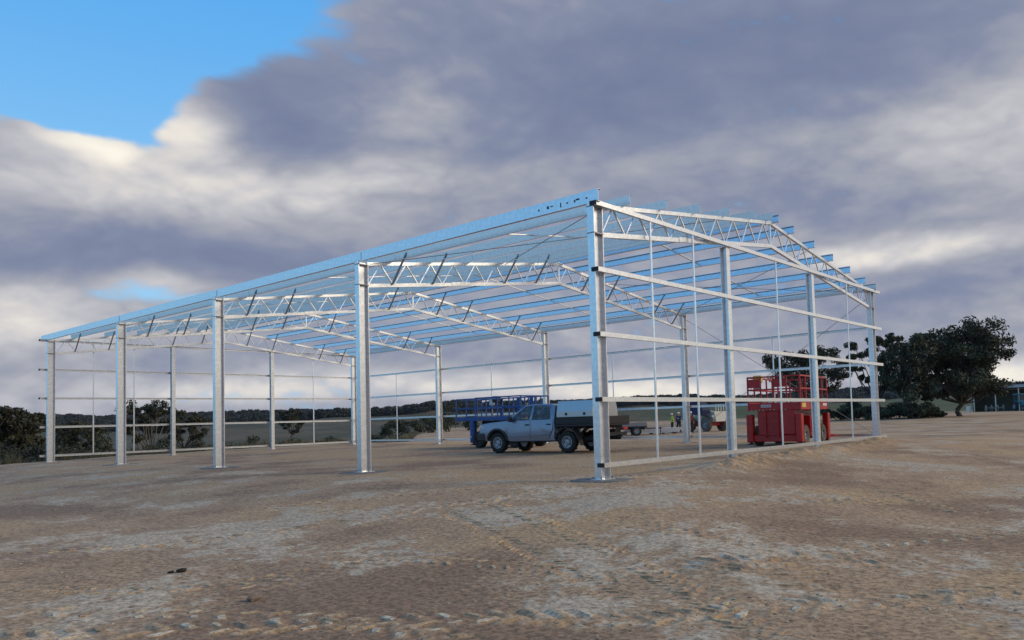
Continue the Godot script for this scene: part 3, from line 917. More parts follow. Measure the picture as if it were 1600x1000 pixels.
	for y in [0.36, 1.66, 2.97, 4.29]:
		for k in 4:
			var za := -BAY * (k + 1) + 0.003; var zb := -BAY * k - 0.003
			if k == 0: zb = 0.09
			if k == 3: za = -32.09
			var mb := MB.new()
			mb.prism(gp, Vector3(W + 0.222, y, zb), Vector3(-1, 0, 0), Vector3(0, 1, 0), zb - za)
			part("girt", mb, galv, f)
	# upright sag bars tying the girts together
	for e in 2:
		for x in [W / 9.0, W * 2.0 / 9.0, W * 0.5, W * 5.0 / 6.0]:
			var z := 0.135 if e == 0 else -32.135
			for q in 4:
				var mb := MB.new()
				mb.bar(Vector3(x, levels[q] + 0.0, z), Vector3(x, levels[q + 1] - 0.0, z), 0.05, 0.03, Vector3(0, 0, 1))
				part("sag_bar", mb, galv, f)
	for k in 4:
		var lv := [0.36, 1.66, 2.97, 4.29]
		for q in 3:
			var mb := MB.new()
			mb.bar(Vector3(W + 0.19, lv[q], -BAY * (k + 0.5)), Vector3(W + 0.19, lv[q + 1], -BAY * (k + 0.5)), 0.045, 0.03, Vector3(1, 0, 0))
			part("sag_bar", mb, galv, f)
	# bracing rods
	var rods := [[Vector3(W + 0.05, 0.4, -0.1), Vector3(W + 0.05, 5.4, -7.9)], [Vector3(W + 0.09, 5.4, -0.1), Vector3(W + 0.09, 0.4, -7.9)],
		[Vector3(0.2, 5.58, -0.1), Vector3(5.4, 6.30, -7.9)], [Vector3(5.4, 6.30, -0.1), Vector3(0.2, 5.60, -7.9)],
		[Vector3(W - 0.2, 5.58, -0.1), Vector3(W - 5.4, 6.30, -7.9)], [Vector3(W - 5.4, 6.30, -0.1), Vector3(W - 0.2, 5.60, -7.9)]]
	for r in rods:
		var mb := MB.new()
		mb.tube(r[0], r[1], 0.010, 0.010, 5)
		part("bracing_rod", mb, M.galv_dull, f)
	# concrete footings, poured flush round the column feet
	var rng := RandomNumberGenerator.new()
	rng.seed = 4
	for side in 2:
		for k in 5:
			var x := 0.0 if side == 0 else W
			var z := -BAY * k
			var rad := 0.62 if side == 0 and k < 4 else 0.45
			var nth: String = ["front gable corner column", "second column from the front gable", "middle column", "second column from the back gable", "corner column at the back gable"][k]
			var t := thing("concrete_footing", "concrete footing under the %s, %s side" % [nth, ["open", "girted"][side]], "footing", Vector3(x, gh(x, z), z), 0.0, "concrete footings under the columns")
			var pg := PackedVector2Array()
			for i in 22:
				var r := rad * (1.0 + rng.randf_range(-0.10, 0.10))
				pg.append(Vector2(cos(TAU * i / 22.0), sin(TAU * i / 22.0)) * r)
			var mb := MB.new()
			mb.prism(pg, Vector3(0, -0.15, 0), Vector3(0, 0, 1), Vector3(1, 0, 0), 0.158)
			part("slab", mb, M.concrete, t)

# ------------------------------------------------------------------ vehicles
func wheel(parent: Node3D, at: Vector3, r: float, wd: float, outside: float, tyre_mat: Material, rim_mat: Material, rim := 0.58, called := "wheel") -> void:
	var w := group_part(called, parent)
	w.position = at
	var a := Vector3(0, 0, outside)
	var mb := MB.new()
	var h := wd * 0.5
	mb.lathe(Vector3.ZERO, a, [[-h, r * rim], [-h, r * 0.86], [-h * 0.82, r * 0.96], [-h * 0.5, r], [h * 0.5, r], [h * 0.82, r * 0.96], [h, r * 0.86], [h * 0.94, r * (rim + 0.06)], [h * 0.8, r * rim], [-h, r * rim]], 28)
	for i in 28:     # tread blocks
		var t := TAU * i / 28.0
		var d := Vector3(cos(t), sin(t), 0)
		mb.box(d * (r + 0.004) + Vector3(0, 0, h * (0.3 if i % 2 else -0.3)), Vector3(0.03, r * 0.13, wd * 0.42), Basis(d, Vector3(0, 0, 1).cross(d), Vector3(0, 0, 1)))
	part("tyre", mb, tyre_mat, w)
	mb = MB.new()
	mb.lathe(Vector3.ZERO, a, [[-h * 0.6, 0.0], [-h * 0.6, r * rim], [h * 0.85, r * rim], [h * 0.86, r * rim * 0.9], [h * 0.45, r * rim * 0.82], [h * 0.30, r * rim * 0.5], [h * 0.62, r * rim * 0.42], [h * 0.66, r * rim * 0.28], [h * 0.72, 0.0]], 24)
	part("rim", mb, rim_mat, w)
	for i in 5:
		mb = MB.new()
		var t := TAU * i / 5.0
		var p := Vector3(cos(t), sin(t), 0) * r * rim * 0.66
		mb.lathe(p, a, [[h * 0.33, r * 0.07], [h * 0.44, r * 0.065], [h * 0.44, 0.0]], 8)
		part("rim_vent", mb, M.black, w)

func hw_ute(y: float) -> float:
	if y < 0.75: return 0.90 + 0.03 * ss(0.4, 0.75, y)
	if y < 1.19: return 0.93 - 0.035 * ss(0.75, 1.19, y)
	return 0.895 - 0.20 * (y - 1.19) / 0.56

func side_normal(y: float, s: float, hw: Callable) -> Vector3:
	var sl: float = (hw.call(y + 0.06) - hw.call(y - 0.06)) / 0.12
	return Vector3(0, -sl, s).normalized()

func side_panel(mb: MB, poly: PackedVector2Array, s: float, off: float, thick: float, hw: Callable) -> void:   # panel lying on the vehicle's side
	var pg := poly.duplicate()
	var area := 0.0
	for i in pg.size(): area += pg[i].cross(pg[(i + 1) % pg.size()])
	if area < 0.0: pg.reverse()
	var o := PackedVector3Array(); var q := PackedVector3Array()
	for p in pg:
		o.append(Vector3(p.x, p.y, s * (hw.call(p.y) + off))); q.append(Vector3(p.x, p.y, s * (hw.call(p.y) + off - thick)))
	var t := Geometry2D.triangulate_polygon(pg)
	for i in range(0, t.size(), 3):
		var a := t[i]; var b := t[i + 1]; var d := t[i + 2]
		if (pg[b] - pg[a]).cross(pg[d] - pg[a]) < 0.0:
			var e := b; b = d; d = e
		var at_v := mb.v.size()
		if s > 0.0:
			mb.tri(o[a], o[b], o[d])
			for e in [[0, a], [1, d], [2, b]]: mb.n[at_v + e[0]] = side_normal(pg[e[1]].y, s, hw)
			mb.tri(q[a], q[d], q[b])
		else:
			mb.tri(o[a], o[d], o[b])
			for e in [[0, a], [1, b], [2, d]]: mb.n[at_v + e[0]] = side_normal(pg[e[1]].y, s, hw)
			mb.tri(q[a], q[b], q[d])
	for i in pg.size():
		var j := (i + 1) % pg.size()
		if s > 0.0: mb.quad(q[i], q[j], o[j], o[i])
		else: mb.quad(o[i], o[j], q[j], q[i])

func body_loft(mb: MB, poly: PackedVector2Array, bev: float, hw: Callable) -> void:   # side outline across the whole width, edges bevelled
	var pg := poly.duplicate()
	var area := 0.0
	for i in pg.size(): area += pg[i].cross(pg[(i + 1) % pg.size()])
	if area < 0.0: pg.reverse()
	var n := pg.size()
	var ins := PackedVector2Array()
	for i in n:
		var e0 := (pg[i] - pg[(i + n - 1) % n]).normalized(); var e1 := (pg[(i + 1) % n] - pg[i]).normalized()
		var nn := (Vector2(-e0.y, e0.x) + Vector2(-e1.y, e1.x)).normalized()
		ins.append(pg[i] + nn * bev)
	for s in [-1.0, 1.0]:
		side_panel(mb, ins, s, 0.0, 0.02, hw)
		for i in n:
			var j := (i + 1) % n
			var a := Vector3(pg[i].x, pg[i].y, s * (hw.call(pg[i].y) - bev)); var b := Vector3(pg[j].x, pg[j].y, s * (hw.call(pg[j].y) - bev))
			var c := Vector3(ins[j].x, ins[j].y, s * hw.call(ins[j].y)); var d := Vector3(ins[i].x, ins[i].y, s * hw.call(ins[i].y))
			if s > 0.0: mb.quad(a, b, c, d)
			else: mb.quad(d, c, b, a)
	for i in n:
		var j := (i + 1) % n
		var hi: float = hw.call(pg[i].y) - bev; var hj: float = hw.call(pg[j].y) - bev
		mb.quad(Vector3(pg[i].x, pg[i].y, -hi), Vector3(pg[j].x, pg[j].y, -hj), Vector3(pg[j].x, pg[j].y, hj), Vector3(pg[i].x, pg[i].y, hi))

func arc(cx: float, cy: float, r: float, a0: float, a1: float, n: int) -> PackedVector2Array:
	var o := PackedVector2Array()
	for i in n + 1:
		var t := deg_to_rad(lerpf(a0, a1, float(i) / n))
		o.append(Vector2(cx + r * cos(t), cy + r * sin(t)))
	return o

func poly(a: Array) -> PackedVector2Array:
	var o := PackedVector2Array()
	for q in a: o.append(Vector2(q[0], q[1]))
	return o

func build_ute() -> void:
	var th := 1.666
	var u := thing("utility_truck", "silver blue dual cab utility with a black tray and aluminium toolbox", "ute", Vector3(9.27, gh(9.27, -9.8) + 0.01, -9.80), th)
	var hw := hw_ute
	# lower body: outline with the front wheel arch cut from it
	var lower := PackedVector2Array([Vector2(-1.06, 0.42), Vector2(0.98, 0.41)])
	lower.append_array(arc(1.575, 0.40, 0.46, 174.0, 6.0, 12))
	lower.append_array(poly([[2.20, 0.44], [2.40, 0.50], [2.46, 0.68], [2.46, 0.90], [2.42, 1.02], [2.30, 1.085], [1.90, 1.13], [1.45, 1.165], [1.12, 1.19], [-1.06, 1.20]]))
	var mb := MB.new()
	body_loft(mb, lower, 0.035, hw)
	part("body", mb, M.ute_paint, u)
	# roof and pillars
	mb = MB.new()
	body_loft(mb, poly([[0.44, 1.665], [0.36, 1.715], [0.10, 1.755], [-0.40, 1.768], [-0.80, 1.752], [-0.98, 1.70], [-1.0, 1.655], [-0.4, 1.69], [0.1, 1.69]]), 0.02, hw)
	part("roof", mb, M.ute_paint, u)
	for s in [-1.0, 1.0]:
		for pp in [[[1.12, 1.185], [1.02, 1.185], [0.33, 1.69], [0.44, 1.69]], [[0.06, 1.19], [-0.05, 1.19], [-0.07, 1.70], [0.02, 1.70]], [[-0.88, 1.19], [-1.055, 1.19], [-1.0, 1.69], [-0.88, 1.69], [-0.80, 1.60]]]:
			mb = MB.new()
			side_panel(mb, poly(pp), s, 0.002, 0.06, hw)
			part("pillar", mb, M.ute_paint, u)
		for dd in 2:
			var door_poly := poly([[0.98, 0.50], [1.02, 0.80], [0.99, 1.17], [0.03, 1.185], [0.03, 0.50]]) if dd == 0 else poly([[-0.0, 0.50], [-0.0, 1.185], [-1.0, 1.19], [-0.99, 0.86], [-0.86, 0.62], [-0.80, 0.50]])
			mb = MB.new()
			side_panel(mb, door_poly, s, 0.012, 0.03, hw)
			# crease along the lower door
			mb.bar(Vector3(0.92 - dd * 0.95, 0.60 + dd * 0.02, s * 0.93), Vector3(0.08 - dd * 0.90, 0.64 + dd * 0.05, s * 0.932), 0.03, 0.05, Vector3.UP, 0.012)
			var door := part("door", mb, M.ute_paint, u)
			mb = MB.new()
			mb.box(Vector3(0.16 - dd * 0.98, 1.02, s * 0.935), Vector3(0.19, 0.045, 0.045), Basis(), 0.015)
			part("handle", mb, M.plastic_dark, door)
			mb = MB.new()
			side_panel(mb, poly([[0.99, 1.19], [0.04, 1.20], [0.0, 1.67], [0.34, 1.67]]) if dd == 0 else poly([[-0.06, 1.20], [-0.88, 1.20], [-0.80, 1.60], [-0.85, 1.66], [-0.08, 1.68]]), s, -0.014, 0.006, hw)
			part("window", mb, M.glass, door)
		# mirror, headlamp, flare
		mb = MB.new()
		mb.box(Vector3(0.86, 1.24, s * 1.02), Vector3(0.13, 0.20, 0.20), Basis(), 0.04)
		mb.bar(Vector3(0.88, 1.20, s * 0.88), Vector3(0.87, 1.20, s * 0.98), 0.05, 0.05)
		part("mirror", mb, M.plastic_dark, u)
		mb = MB.new()
		mb.box(Vector3(2.33, 0.95, s * 0.76), Vector3(0.28, 0.14, 0.30), Basis(Vector3.UP, s * 0.35), 0.03)
		part("headlight", mb, M.head_lamp, u)
		mb = MB.new()
		var fl := arc(1.575, 0.40, 0.52, 172.0, 12.0, 12)
		var inn := arc(1.575, 0.40, 0.455, 12.0, 172.0, 12)
		fl.append_array(inn)
		side_panel(mb, fl, s, 0.028, 0.06, hw)
		part("wheel_flare", mb, M.plastic_dark, u)
	mb = MB.new()
	mb.quad(Vector3(1.09, 1.19, -0.84), Vector3(1.09, 1.19, 0.84), Vector3(0.42, 1.68, 0.69), Vector3(0.42, 1.68, -0.69))
	part("windscreen", mb, M.glass, u)
	mb = MB.new()
	mb.quad(Vector3(-1.045, 1.21, 0.80), Vector3(-1.045, 1.21, -0.80), Vector3(-0.99, 1.66, -0.68), Vector3(-0.99, 1.66, 0.68))
	part("rear_window", mb, M.glass, u)
	# inside
	for s in [-0.38, 0.38]:
		for x in [0.28, -0.62]:
			mb = MB.new()
			mb.box(Vector3(x, 1.12, s), Vector3(0.16, 0.62, 0.48), Basis(Vector3(0, 0, 1), 0.15), 0.05)
			mb.box(Vector3(x - 0.08, 1.50, s), Vector3(0.09, 0.16, 0.26), Basis(), 0.03)
			part("seat", mb, M.plastic_dark, u)
	mb = MB.new()
	mb.lathe(Vector3(0.62, 1.22, 0.36), Vector3(-0.85, 0.52, 0).normalized(), [[0.0, 0.17], [0.015, 0.19], [0.03, 0.17], [0.015, 0.155], [0.0, 0.17]], 18)
	part("steering_wheel", mb, M.black, u)
	# front bumper, grille, chassis, mud guards
	mb = MB.new()
	mb.box(Vector3(2.36, 0.60, 0), Vector3(0.46, 0.34, 1.90), Basis(), 0.07)
	part("bumper", mb, M.plastic_dark, u)
	mb = MB.new()
	mb.box(Vector3(2.44, 0.86, 0), Vector3(0.06, 0.20, 1.10), Basis(Vector3(0, 0, 1), 0.12), 0.02)
	part("grille", mb, M.black, u)
	mb = MB.new()
	for s in [-0.42, 0.42]: mb.box(Vector3(-0.5, 0.48, s), Vector3(5.0, 0.14, 0.08))
	mb.box(Vector3(1.575, 0.62, 0), Vector3(1.0, 0.5, 1.0)); mb.box(Vector3(0.1, 0.42, 0), Vector3(2.2, 0.06, 1.5))
	mb.tube(Vector3(-1.575, 0.37, -0.7), Vector3(-1.575, 0.37, 0.7), 0.06, 0.06)
	part("chassis", mb, M.black, u)
	for s in [-1.0, 1.0]:
		wheel(u, Vector3(1.575, 0.375, s * 0.79), 0.375, 0.25, s, M.rubber, M.rim_steel)
		wheel(u, Vector3(-1.575, 0.375, s * 0.79), 0.375, 0.25, s, M.rubber, M.rim_steel)
	# tray
	var tr := group_part("tray", u)
	mb = MB.new()
	mb.box(Vector3(-2.10, 0.96, 0), Vector3(1.95, 0.08, 1.84), Basis(), 0.01)
	for k in 4: mb.box(Vector3(-1.3 - 0.5 * k, 0.88, 0), Vector3(0.06, 0.10, 1.70))
	part("deck", mb, M.dark_steel, tr)
	for s in [-1.0, 1.0]:
		mb = MB.new()
		mb.box(Vector3(-2.10, 1.125, s * 0.915), Vector3(1.93, 0.24, 0.03), Basis(), 0.006)
		mb.box(Vector3(-2.10, 1.245, s * 0.918), Vector3(1.93, 0.03, 0.05)); mb.box(Vector3(-2.10, 1.08, s * 0.934), Vector3(1.90, 0.02, 0.02))
		part("drop_side", mb, M.dark_steel, tr)
		mb = MB.new()
		var gd := arc(-1.575, 0.375, 0.52, 165.0, 15.0, 10)
		gd.append_array(arc(-1.575, 0.375, 0.49, 15.0, 165.0, 10))
		mb.prism(gd, Vector3(0, 0, s * 0.79 - 0.15), Vector3.RIGHT, Vector3.UP, 0.30)
		mb.bar(Vector3(-2.07, 0.50, s * 0.79), Vector3(-2.16, 0.26, s * 0.79), 0.28, 0.01, Vector3(1, 0, 0))
		part("mudguard", mb, M.plastic_dark, tr)
		mb = MB.new()
		mb.box(Vector3(-3.03, 0.80, s * 0.70), Vector3(0.05, 0.10, 0.32), Basis(), 0.01)
		part("tail_lamp", mb, M.red_lamp, tr)
		mb = MB.new()
		mb.box(Vector3(-1.02 - 0.18, 0.66, s * 0.84), Vector3(0.10, 0.46, 0.03)); mb.bar(Vector3(-1.14, 0.90, s * 0.86), Vector3(-1.30, 0.52, s * 0.86), 0.03, 0.05)
		part("tray_bracket", mb, M.dark_steel, tr)
	mb = MB.new()
	mb.box(Vector3(-3.08, 1.12, 0), Vector3(0.03, 0.26, 1.84), Basis(), 0.006)
	part("tail_gate", mb, M.dark_steel, tr)
	mb = MB.new()
	mb.box(Vector3(-3.12, 0.62, 0), Vector3(0.08, 0.12, 1.2)); mb.box(Vector3(-3.22, 0.55, 0), Vector3(0.2, 0.08, 0.1)); mb.box(Vector3(-2.6, 0.66, 0.5), Vector3(0.5, 0.26, 0.4))
	part("tow_bar", mb, M.dark_steel, tr)
	# toolbox with sloped lid sides
	var tb := group_part("toolbox", u)
	mb = MB.new()
	mb.prism(poly([[-0.86, 0.0], [0.86, 0.0], [0.86, 0.42], [0.74, 0.82], [-0.74, 0.82], [-0.86, 0.42]]), Vector3(-1.14, 1.005, 0), Vector3(0, 0, 1), Vector3(0, 1, 0), 1.50)
	part("shell", mb, M.alu, tb)
	for s in [-1.0, 1.0]:
		mb = MB.new()
		mb.bar(Vector3(-1.17, 1.44, s * 0.853), Vector3(-2.62, 1.44, s * 0.853), 0.012, 0.03)
		part("lid_rim", mb, M.alu, tb)
		for x in [-1.55, -2.32]:
			mb = MB.new()
			mb.box(Vector3(x, 1.36, s * 0.868), Vector3(0.09, 0.09, 0.02), Basis(), 0.004)
			part("latch", mb, M.black, tb)

func rail_set(p: Node3D, x0: float, x1: float, hz: float, y0: float, y1: float, m: Material, posts: int) -> void:
	var r := 0.024
	for s in [-1.0, 1.0]:
		for y in [y1, lerpf(y0, y1, 0.52), y0 + 0.02]:
			var mb := MB.new()
			mb.bar(Vector3(x0, y, s * hz), Vector3(x1, y, s * hz), r * 2.0, r * 2.4, Vector3.UP, 0.008)
			part("rail", mb, m, p)
		for k in posts + 1:
			var x := lerpf(x0, x1, float(k) / posts)
			var mb := MB.new()
			mb.bar(Vector3(x, y0, s * hz), Vector3(x, y1 + 0.01, s * hz), r * 2.2, r * 2.2, Vector3(0, 0, 1), 0.008)
			part("post", mb, m, p)
	for x in [x0, x1]:
		for y in [y1 - 0.003, lerpf(y0, y1, 0.52) - 0.003]:
			var mb := MB.new()
			mb.bar(Vector3(x, y, -hz), Vector3(x, y, hz), r * 2.0, r * 2.2, Vector3.UP, 0.008)
			part("rail", mb, m, p)

func scissor_arms(p: Node3D, x0: float, x1: float, hz: float, y0: float, y1: float, n: int, m: Material) -> void:
	for k in n:
		var ya := lerpf(y0, y1, float(k) / n); var yb := lerpf(y0, y1, (k + 1.0) / n)
		for s in [-1.0, 1.0]:
			for q in 2:
				var mb := MB.new()
				var zz: float = s * (hz - 0.05 * q)
				if q == 0: mb.bar(Vector3(x0, ya + 0.05, zz), Vector3(x1, yb - 0.03, zz), 0.045, 0.09, Vector3.UP, 0.01)
				else: mb.bar(Vector3(x1, ya + 0.05, zz), Vector3(x0, yb - 0.03, zz), 0.045, 0.09, Vector3.UP, 0.01)
				part("scissor_arm", mb, m, p)

func build_red_lift() -> void:
	var ang := 0.11       # long axis: local +x away from the camera's side
	var ox := Vector3(cos(ang), 0, -sin(ang)); var oz := Vector3(sin(ang), 0, cos(ang))
	var corner := Vector3(12.70, 0, -3.25)     # foot of the end that faces the open side
	var L := 3.3; var hz := 0.96
	var at := corner + ox * (L * 0.5) + oz * hz
	var u := thing("scissor_lift", "red rough terrain scissor lift parked inside the girted gable", "scissor lift", Vector3(at.x, gh(at.x, at.z), at.z), ang)
	var m: Material = M.red
	var mb := MB.new()
	mb.box(Vector3(0, 0.42, 0), Vector3(L - 0.5, 0.30, 1.0), Basis(), 0.02)
	mb.box(Vector3(-L * 0.5 + 0.16, 0.27, 0), Vector3(0.30, 0.24, 1.86), Basis(), 0.02)
	mb.box(Vector3(L * 0.5 - 0.16, 0.30, 0), Vector3(0.30, 0.24, 1.80), Basis(), 0.02)
	part("chassis", mb, m, u)
	for s in [-1.0, 1.0]:
		mb = MB.new()
		mb.box(Vector3(-0.05, 0.66, s * 0.74), Vector3(1.15, 0.74, 0.42), Basis(), 0.025)
		var mod := part("power_module", mb, m, u)
		mb = MB.new()
		mb.box(Vector3(-0.05, 0.70, s * 0.957), Vector3(0.95, 0.5, 0.02), Basis(), 0.004)
		part("cover", mb, m, mod)
		mb = MB.new()
		mb.box(Vector3(0.30, 0.80, s * 0.972), Vector3(0.05, 0.10, 0.012))
		part("latch", mb, M.sticker, mod)
		mb = MB.new()
		mb.box(Vector3(0.38, 0.38, s * 0.972), Vector3(0.16, 0.14, 0.012))
		part("caution_sticker", mb, M.yellow, mod)
		for x in [-1.02, 1.05]: wheel(u, Vector3(x, 0.35, s * 0.80), 0.35, 0.26, s, M.rubber_dusty, M.rim_steel, 0.5)
		# stabiliser housings at the corners
		for x in [-L * 0.5 + 0.02, L * 0.5 - 0.02]:
			mb = MB.new()
			mb.box(Vector3(x, 0.62, s * 0.87), Vector3(0.30, 0.98, 0.22), Basis(), 0.03)
			var leg := part("stabiliser", mb, m, u)
			mb = MB.new()
			mb.lathe(Vector3(x, 0.06, s * 0.87), Vector3.UP, [[0.0, 0.0], [0.0, 0.13], [0.03, 0.13], [0.05, 0.05], [0.10, 0.04]], 14)
			part("foot", mb, M.dark_steel, leg)
	# end ladder
	var ld := group_part("ladder", u)
	for z in [-0.30, 0.14]:
		mb = MB.new()
		mb.bar(Vector3(-L * 0.5 - 0.05, 0.30, z), Vector3(-L * 0.5 - 0.05, 1.30, z), 0.05, 0.05, Vector3.RIGHT, 0.01)
		part("stile", mb, m, ld)
	for y in [0.40, 0.62, 0.84, 1.06]:
		mb = MB.new()
		mb.bar(Vector3(-L * 0.5 - 0.05, y, -0.28), Vector3(-L * 0.5 - 0.05, y, 0.12), 0.06, 0.03)
		part("rung", mb, m, ld)
	mb = MB.new()
	mb.box(Vector3(-L * 0.5 + 0.10, 0.80, -0.08), Vector3(0.2, 0.85, 1.05), Basis(), 0.03)
	part("end_housing", mb, m, u)
	mb = MB.new()
	mb.box(Vector3(-L * 0.5 + 0.02, 0.82, 0.52), Vector3(0.14, 0.84, 0.46), Basis(), 0.02)
	part("control_cabinet", mb, m, u)
	scissor_arms(u, -1.35, 1.35, 0.42, 0.62, 1.24, 4, m)
	# platform
	var p := group_part("platform", u)
	var x0 := -L * 0.5 + 0.02; var x1 := L * 0.5 - 0.04
	mb = MB.new()
	mb.box(Vector3((x0 + x1) * 0.5, 1.31, 0), Vector3(x1 - x0, 0.05, 1.84))
	part("floor", mb, M.galv_dull, p)
	for s in [-1.0, 1.0]:
		mb = MB.new()
		mb.box(Vector3((x0 + x1) * 0.5, 1.37, s * 0.93), Vector3(x1 - x0, 0.26, 0.03), Basis(), 0.006)
		part("toe_board", mb, m, p)
	for x in [x0 - 0.01, x1 + 0.01]:
		mb = MB.new()
		mb.box(Vector3(x, 1.372, 0), Vector3(0.03, 0.255, 1.90), Basis(), 0.006)
		part("toe_board", mb, m, p)
	rail_set(p, x0, x1, 0.93, 1.50, 2.42, m, 5)
	for z in [-0.93, -0.46, 0.0, 0.46, 0.93]:
		for x in [x0, x1]:
			mb = MB.new()
			mb.bar(Vector3(x, 1.5, z), Vector3(x, 2.43, z), 0.05, 0.05, Vector3(0, 0, 1), 0.008)
			part("post", mb, m, p)
	# gate frames and panels that make the near rails look busy
	for z in [-0.70, 0.23]:
		mb = MB.new()
		mb.box(Vector3(x0, 2.20, z), Vector3(0.02, 0.30, 0.40))
		part("gate_panel", mb, m, p)
	mb = MB.new()
	mb.box(Vector3(x0 + 0.20, 2.36, -0.62), Vector3(0.22, 0.26, 0.30), Basis(), 0.03)
	part("control_box", mb, M.yellow, p)
	mb = MB.new()
	mb.box(Vector3(x0 + 0.15, 2.10, -0.62), Vector3(0.1, 0.26, 0.24), Basis(), 0.02)
	part("document_holder", mb, M.sticker, p)
	mb = MB.new()
	mb.box(Vector3(x1 - 0.25, 2.15, 0.75), Vector3(0.4, 0.45, 0.2), Basis(), 0.03)
	part("tool_bin", mb, M.dark_steel, p)
	# stickers and the row of pale hazard marks under the deck edge
	mb = MB.new()
	mb.box(Vector3(x0 - 0.028, 1.40, -0.28), Vector3(0.006, 0.09, 0.36))
	var st := part("name_plate", mb, M.sticker, p)
	for k in 6:
		mb = MB.new()
		mb.box(Vector3(x0 - 0.032, 1.40, -0.42 + k * 0.055), Vector3(0.003, 0.045, 0.03))
		part("plate_letter", mb, M.navy, st)
	mb = MB.new()
	mb.box(Vector3(x0 + 0.35, 1.40, 0.948), Vector3(0.42, 0.15, 0.006))
	part("caution_sticker", mb, M.yellow, p)
	mb = MB.new()
	mb.box(Vector3(x1 - 0.35, 1.42, 0.948), Vector3(0.5, 0.09, 0.006))
	part("pale_sticker", mb, M.sticker, p)
	for k in 10:
		mb = MB.new()
		mb.prism(PackedVector2Array([Vector2(0, 0), Vector2(0.07, 0), Vector2(0.045, 0.045)]), Vector3(x0 - 0.028, 1.245, -0.84 + k * 0.135), Vector3(0, 0, 1), Vector3(0, 1, 0), 0.004)
		part("hazard_mark", mb, M.tan, p)

func build_blue_lift() -> void:
	var at := Vector3(12.85, 0, -15.3)
	var u := thing("scissor_lift", "dark blue scissor lift standing behind the silver utility", "scissor lift", Vector3(at.x, gh(at.x, at.z), at.z), -PI * 0.5)
	var m: Material = M.blue
	var mb := MB.new()
	mb.box(Vector3(0.15, 0.50, 0), Vector3(2.9, 0.34, 1.1), Basis(), 0.03)
	part("chassis", mb, m, u)
	for s in [-1.0, 1.0]:
		mb = MB.new()
		mb.box(Vector3(0.2, 0.66, s * 0.72), Vector3(1.1, 0.62, 0.40), Basis(), 0.03)
		part("power_module", mb, m, u)
		for x in [-0.95, 1.25]: wheel(u, Vector3(x, 0.37, s * 0.78), 0.37, 0.28, s, M.rubber, M.dark_steel, 0.5)
		mb = MB.new()
		mb.lathe(Vector3(-1.46, 0.22, s * 0.72), Vector3.UP, [[0.0, 0.0], [0.0, 0.15], [0.08, 0.16], [0.95, 0.16], [1.0, 0.14], [1.0, 0.0]], 16)
		var leg := part("stabiliser", mb, m, u)
		mb = MB.new()
		mb.box(Vector3(-1.46, 0.50, s * 0.90), Vector3(0.09, 0.07, 0.012))
		part("sticker", mb, M.sticker, leg)
		mb = MB.new()
		mb.lathe(Vector3(-1.46, 0.12, s * 0.72), Vector3.UP, [[0.0, 0.0], [0.0, 0.17], [0.03, 0.17], [0.05, 0.06], [0.12, 0.05]], 14)
		part("foot", mb, M.dark_steel, leg)
		mb = MB.new()
		mb.bar(Vector3(-1.55, 0.55, s * 0.6), Vector3(-1.2, 0.55, s * 0.5), 0.12, 0.16)
		part("stabiliser_arm", mb, m, u)
	scissor_arms(u, -1.2, 1.5, 0.42, 0.72, 1.20, 4, M.dark_steel)
	var p := group_part("platform", u)
	mb = MB.new()
	mb.box(Vector3(0.28, 1.26, 0), Vector3(2.9, 0.06, 1.76)); mb.box(Vector3(-1.85, 1.265, 0), Vector3(1.4, 0.05, 1.6))
	part("floor", mb, M.galv_dull, p)
	for s in [-1.0, 1.0]:
		mb = MB.new()
		mb.box(Vector3(0.28, 1.30, s * 0.89), Vector3(2.9, 0.18, 0.03), Basis(), 0.006); mb.box(Vector3(-1.85, 1.29, s * 0.82), Vector3(1.42, 0.14, 0.03), Basis(), 0.006)
		part("toe_board", mb, m, p)
	rail_set(p, -1.15, 1.72, 0.88, 1.34, 2.24, m, 4)
	rail_set(p, -2.50, -1.1, 0.81, 1.34, 2.22, m, 2)
	for x in [-1.2, -0.1, 0.72]:
		mb = MB.new()
		mb.box(Vector3(x, 1.78, -0.865), Vector3(0.20, 0.92, 0.05), Basis(), 0.01)
		part("wide_post", mb, m, p)
	for z in [-0.4, 0.0, 0.4]:
		mb = MB.new()
		mb.bar(Vector3(1.72, 1.34, z), Vector3(1.72, 2.25, z), 0.05, 0.05, Vector3(0, 0, 1), 0.008)
		part("post", mb, m, p)
	mb = MB.new()
	mb.box(Vector3(-1.75, 2.12, -0.78), Vector3(0.34, 0.36, 0.02))
	part("notice_board", mb, M.sticker, p)
	mb = MB.new()
	mb.box(Vector3(-1.25, 2.2, -0.6), Vector3(0.3, 0.3, 0.35), Basis(), 0.03)
	part("control_box", mb, M.dark_steel, p)
	mb = MB.new()
	mb.box(Vector3(0.35, 1.80, -0.90), Vector3(0.22, 0.34, 0.02))
	part("tan_notice", mb, M.tan, p)
	mb = MB.new()
	mb.box(Vector3(-0.45, 1.33, -0.91), Vector3(1.1, 0.09, 0.006))
	part("yellow_strip", mb, M.yellow, p)

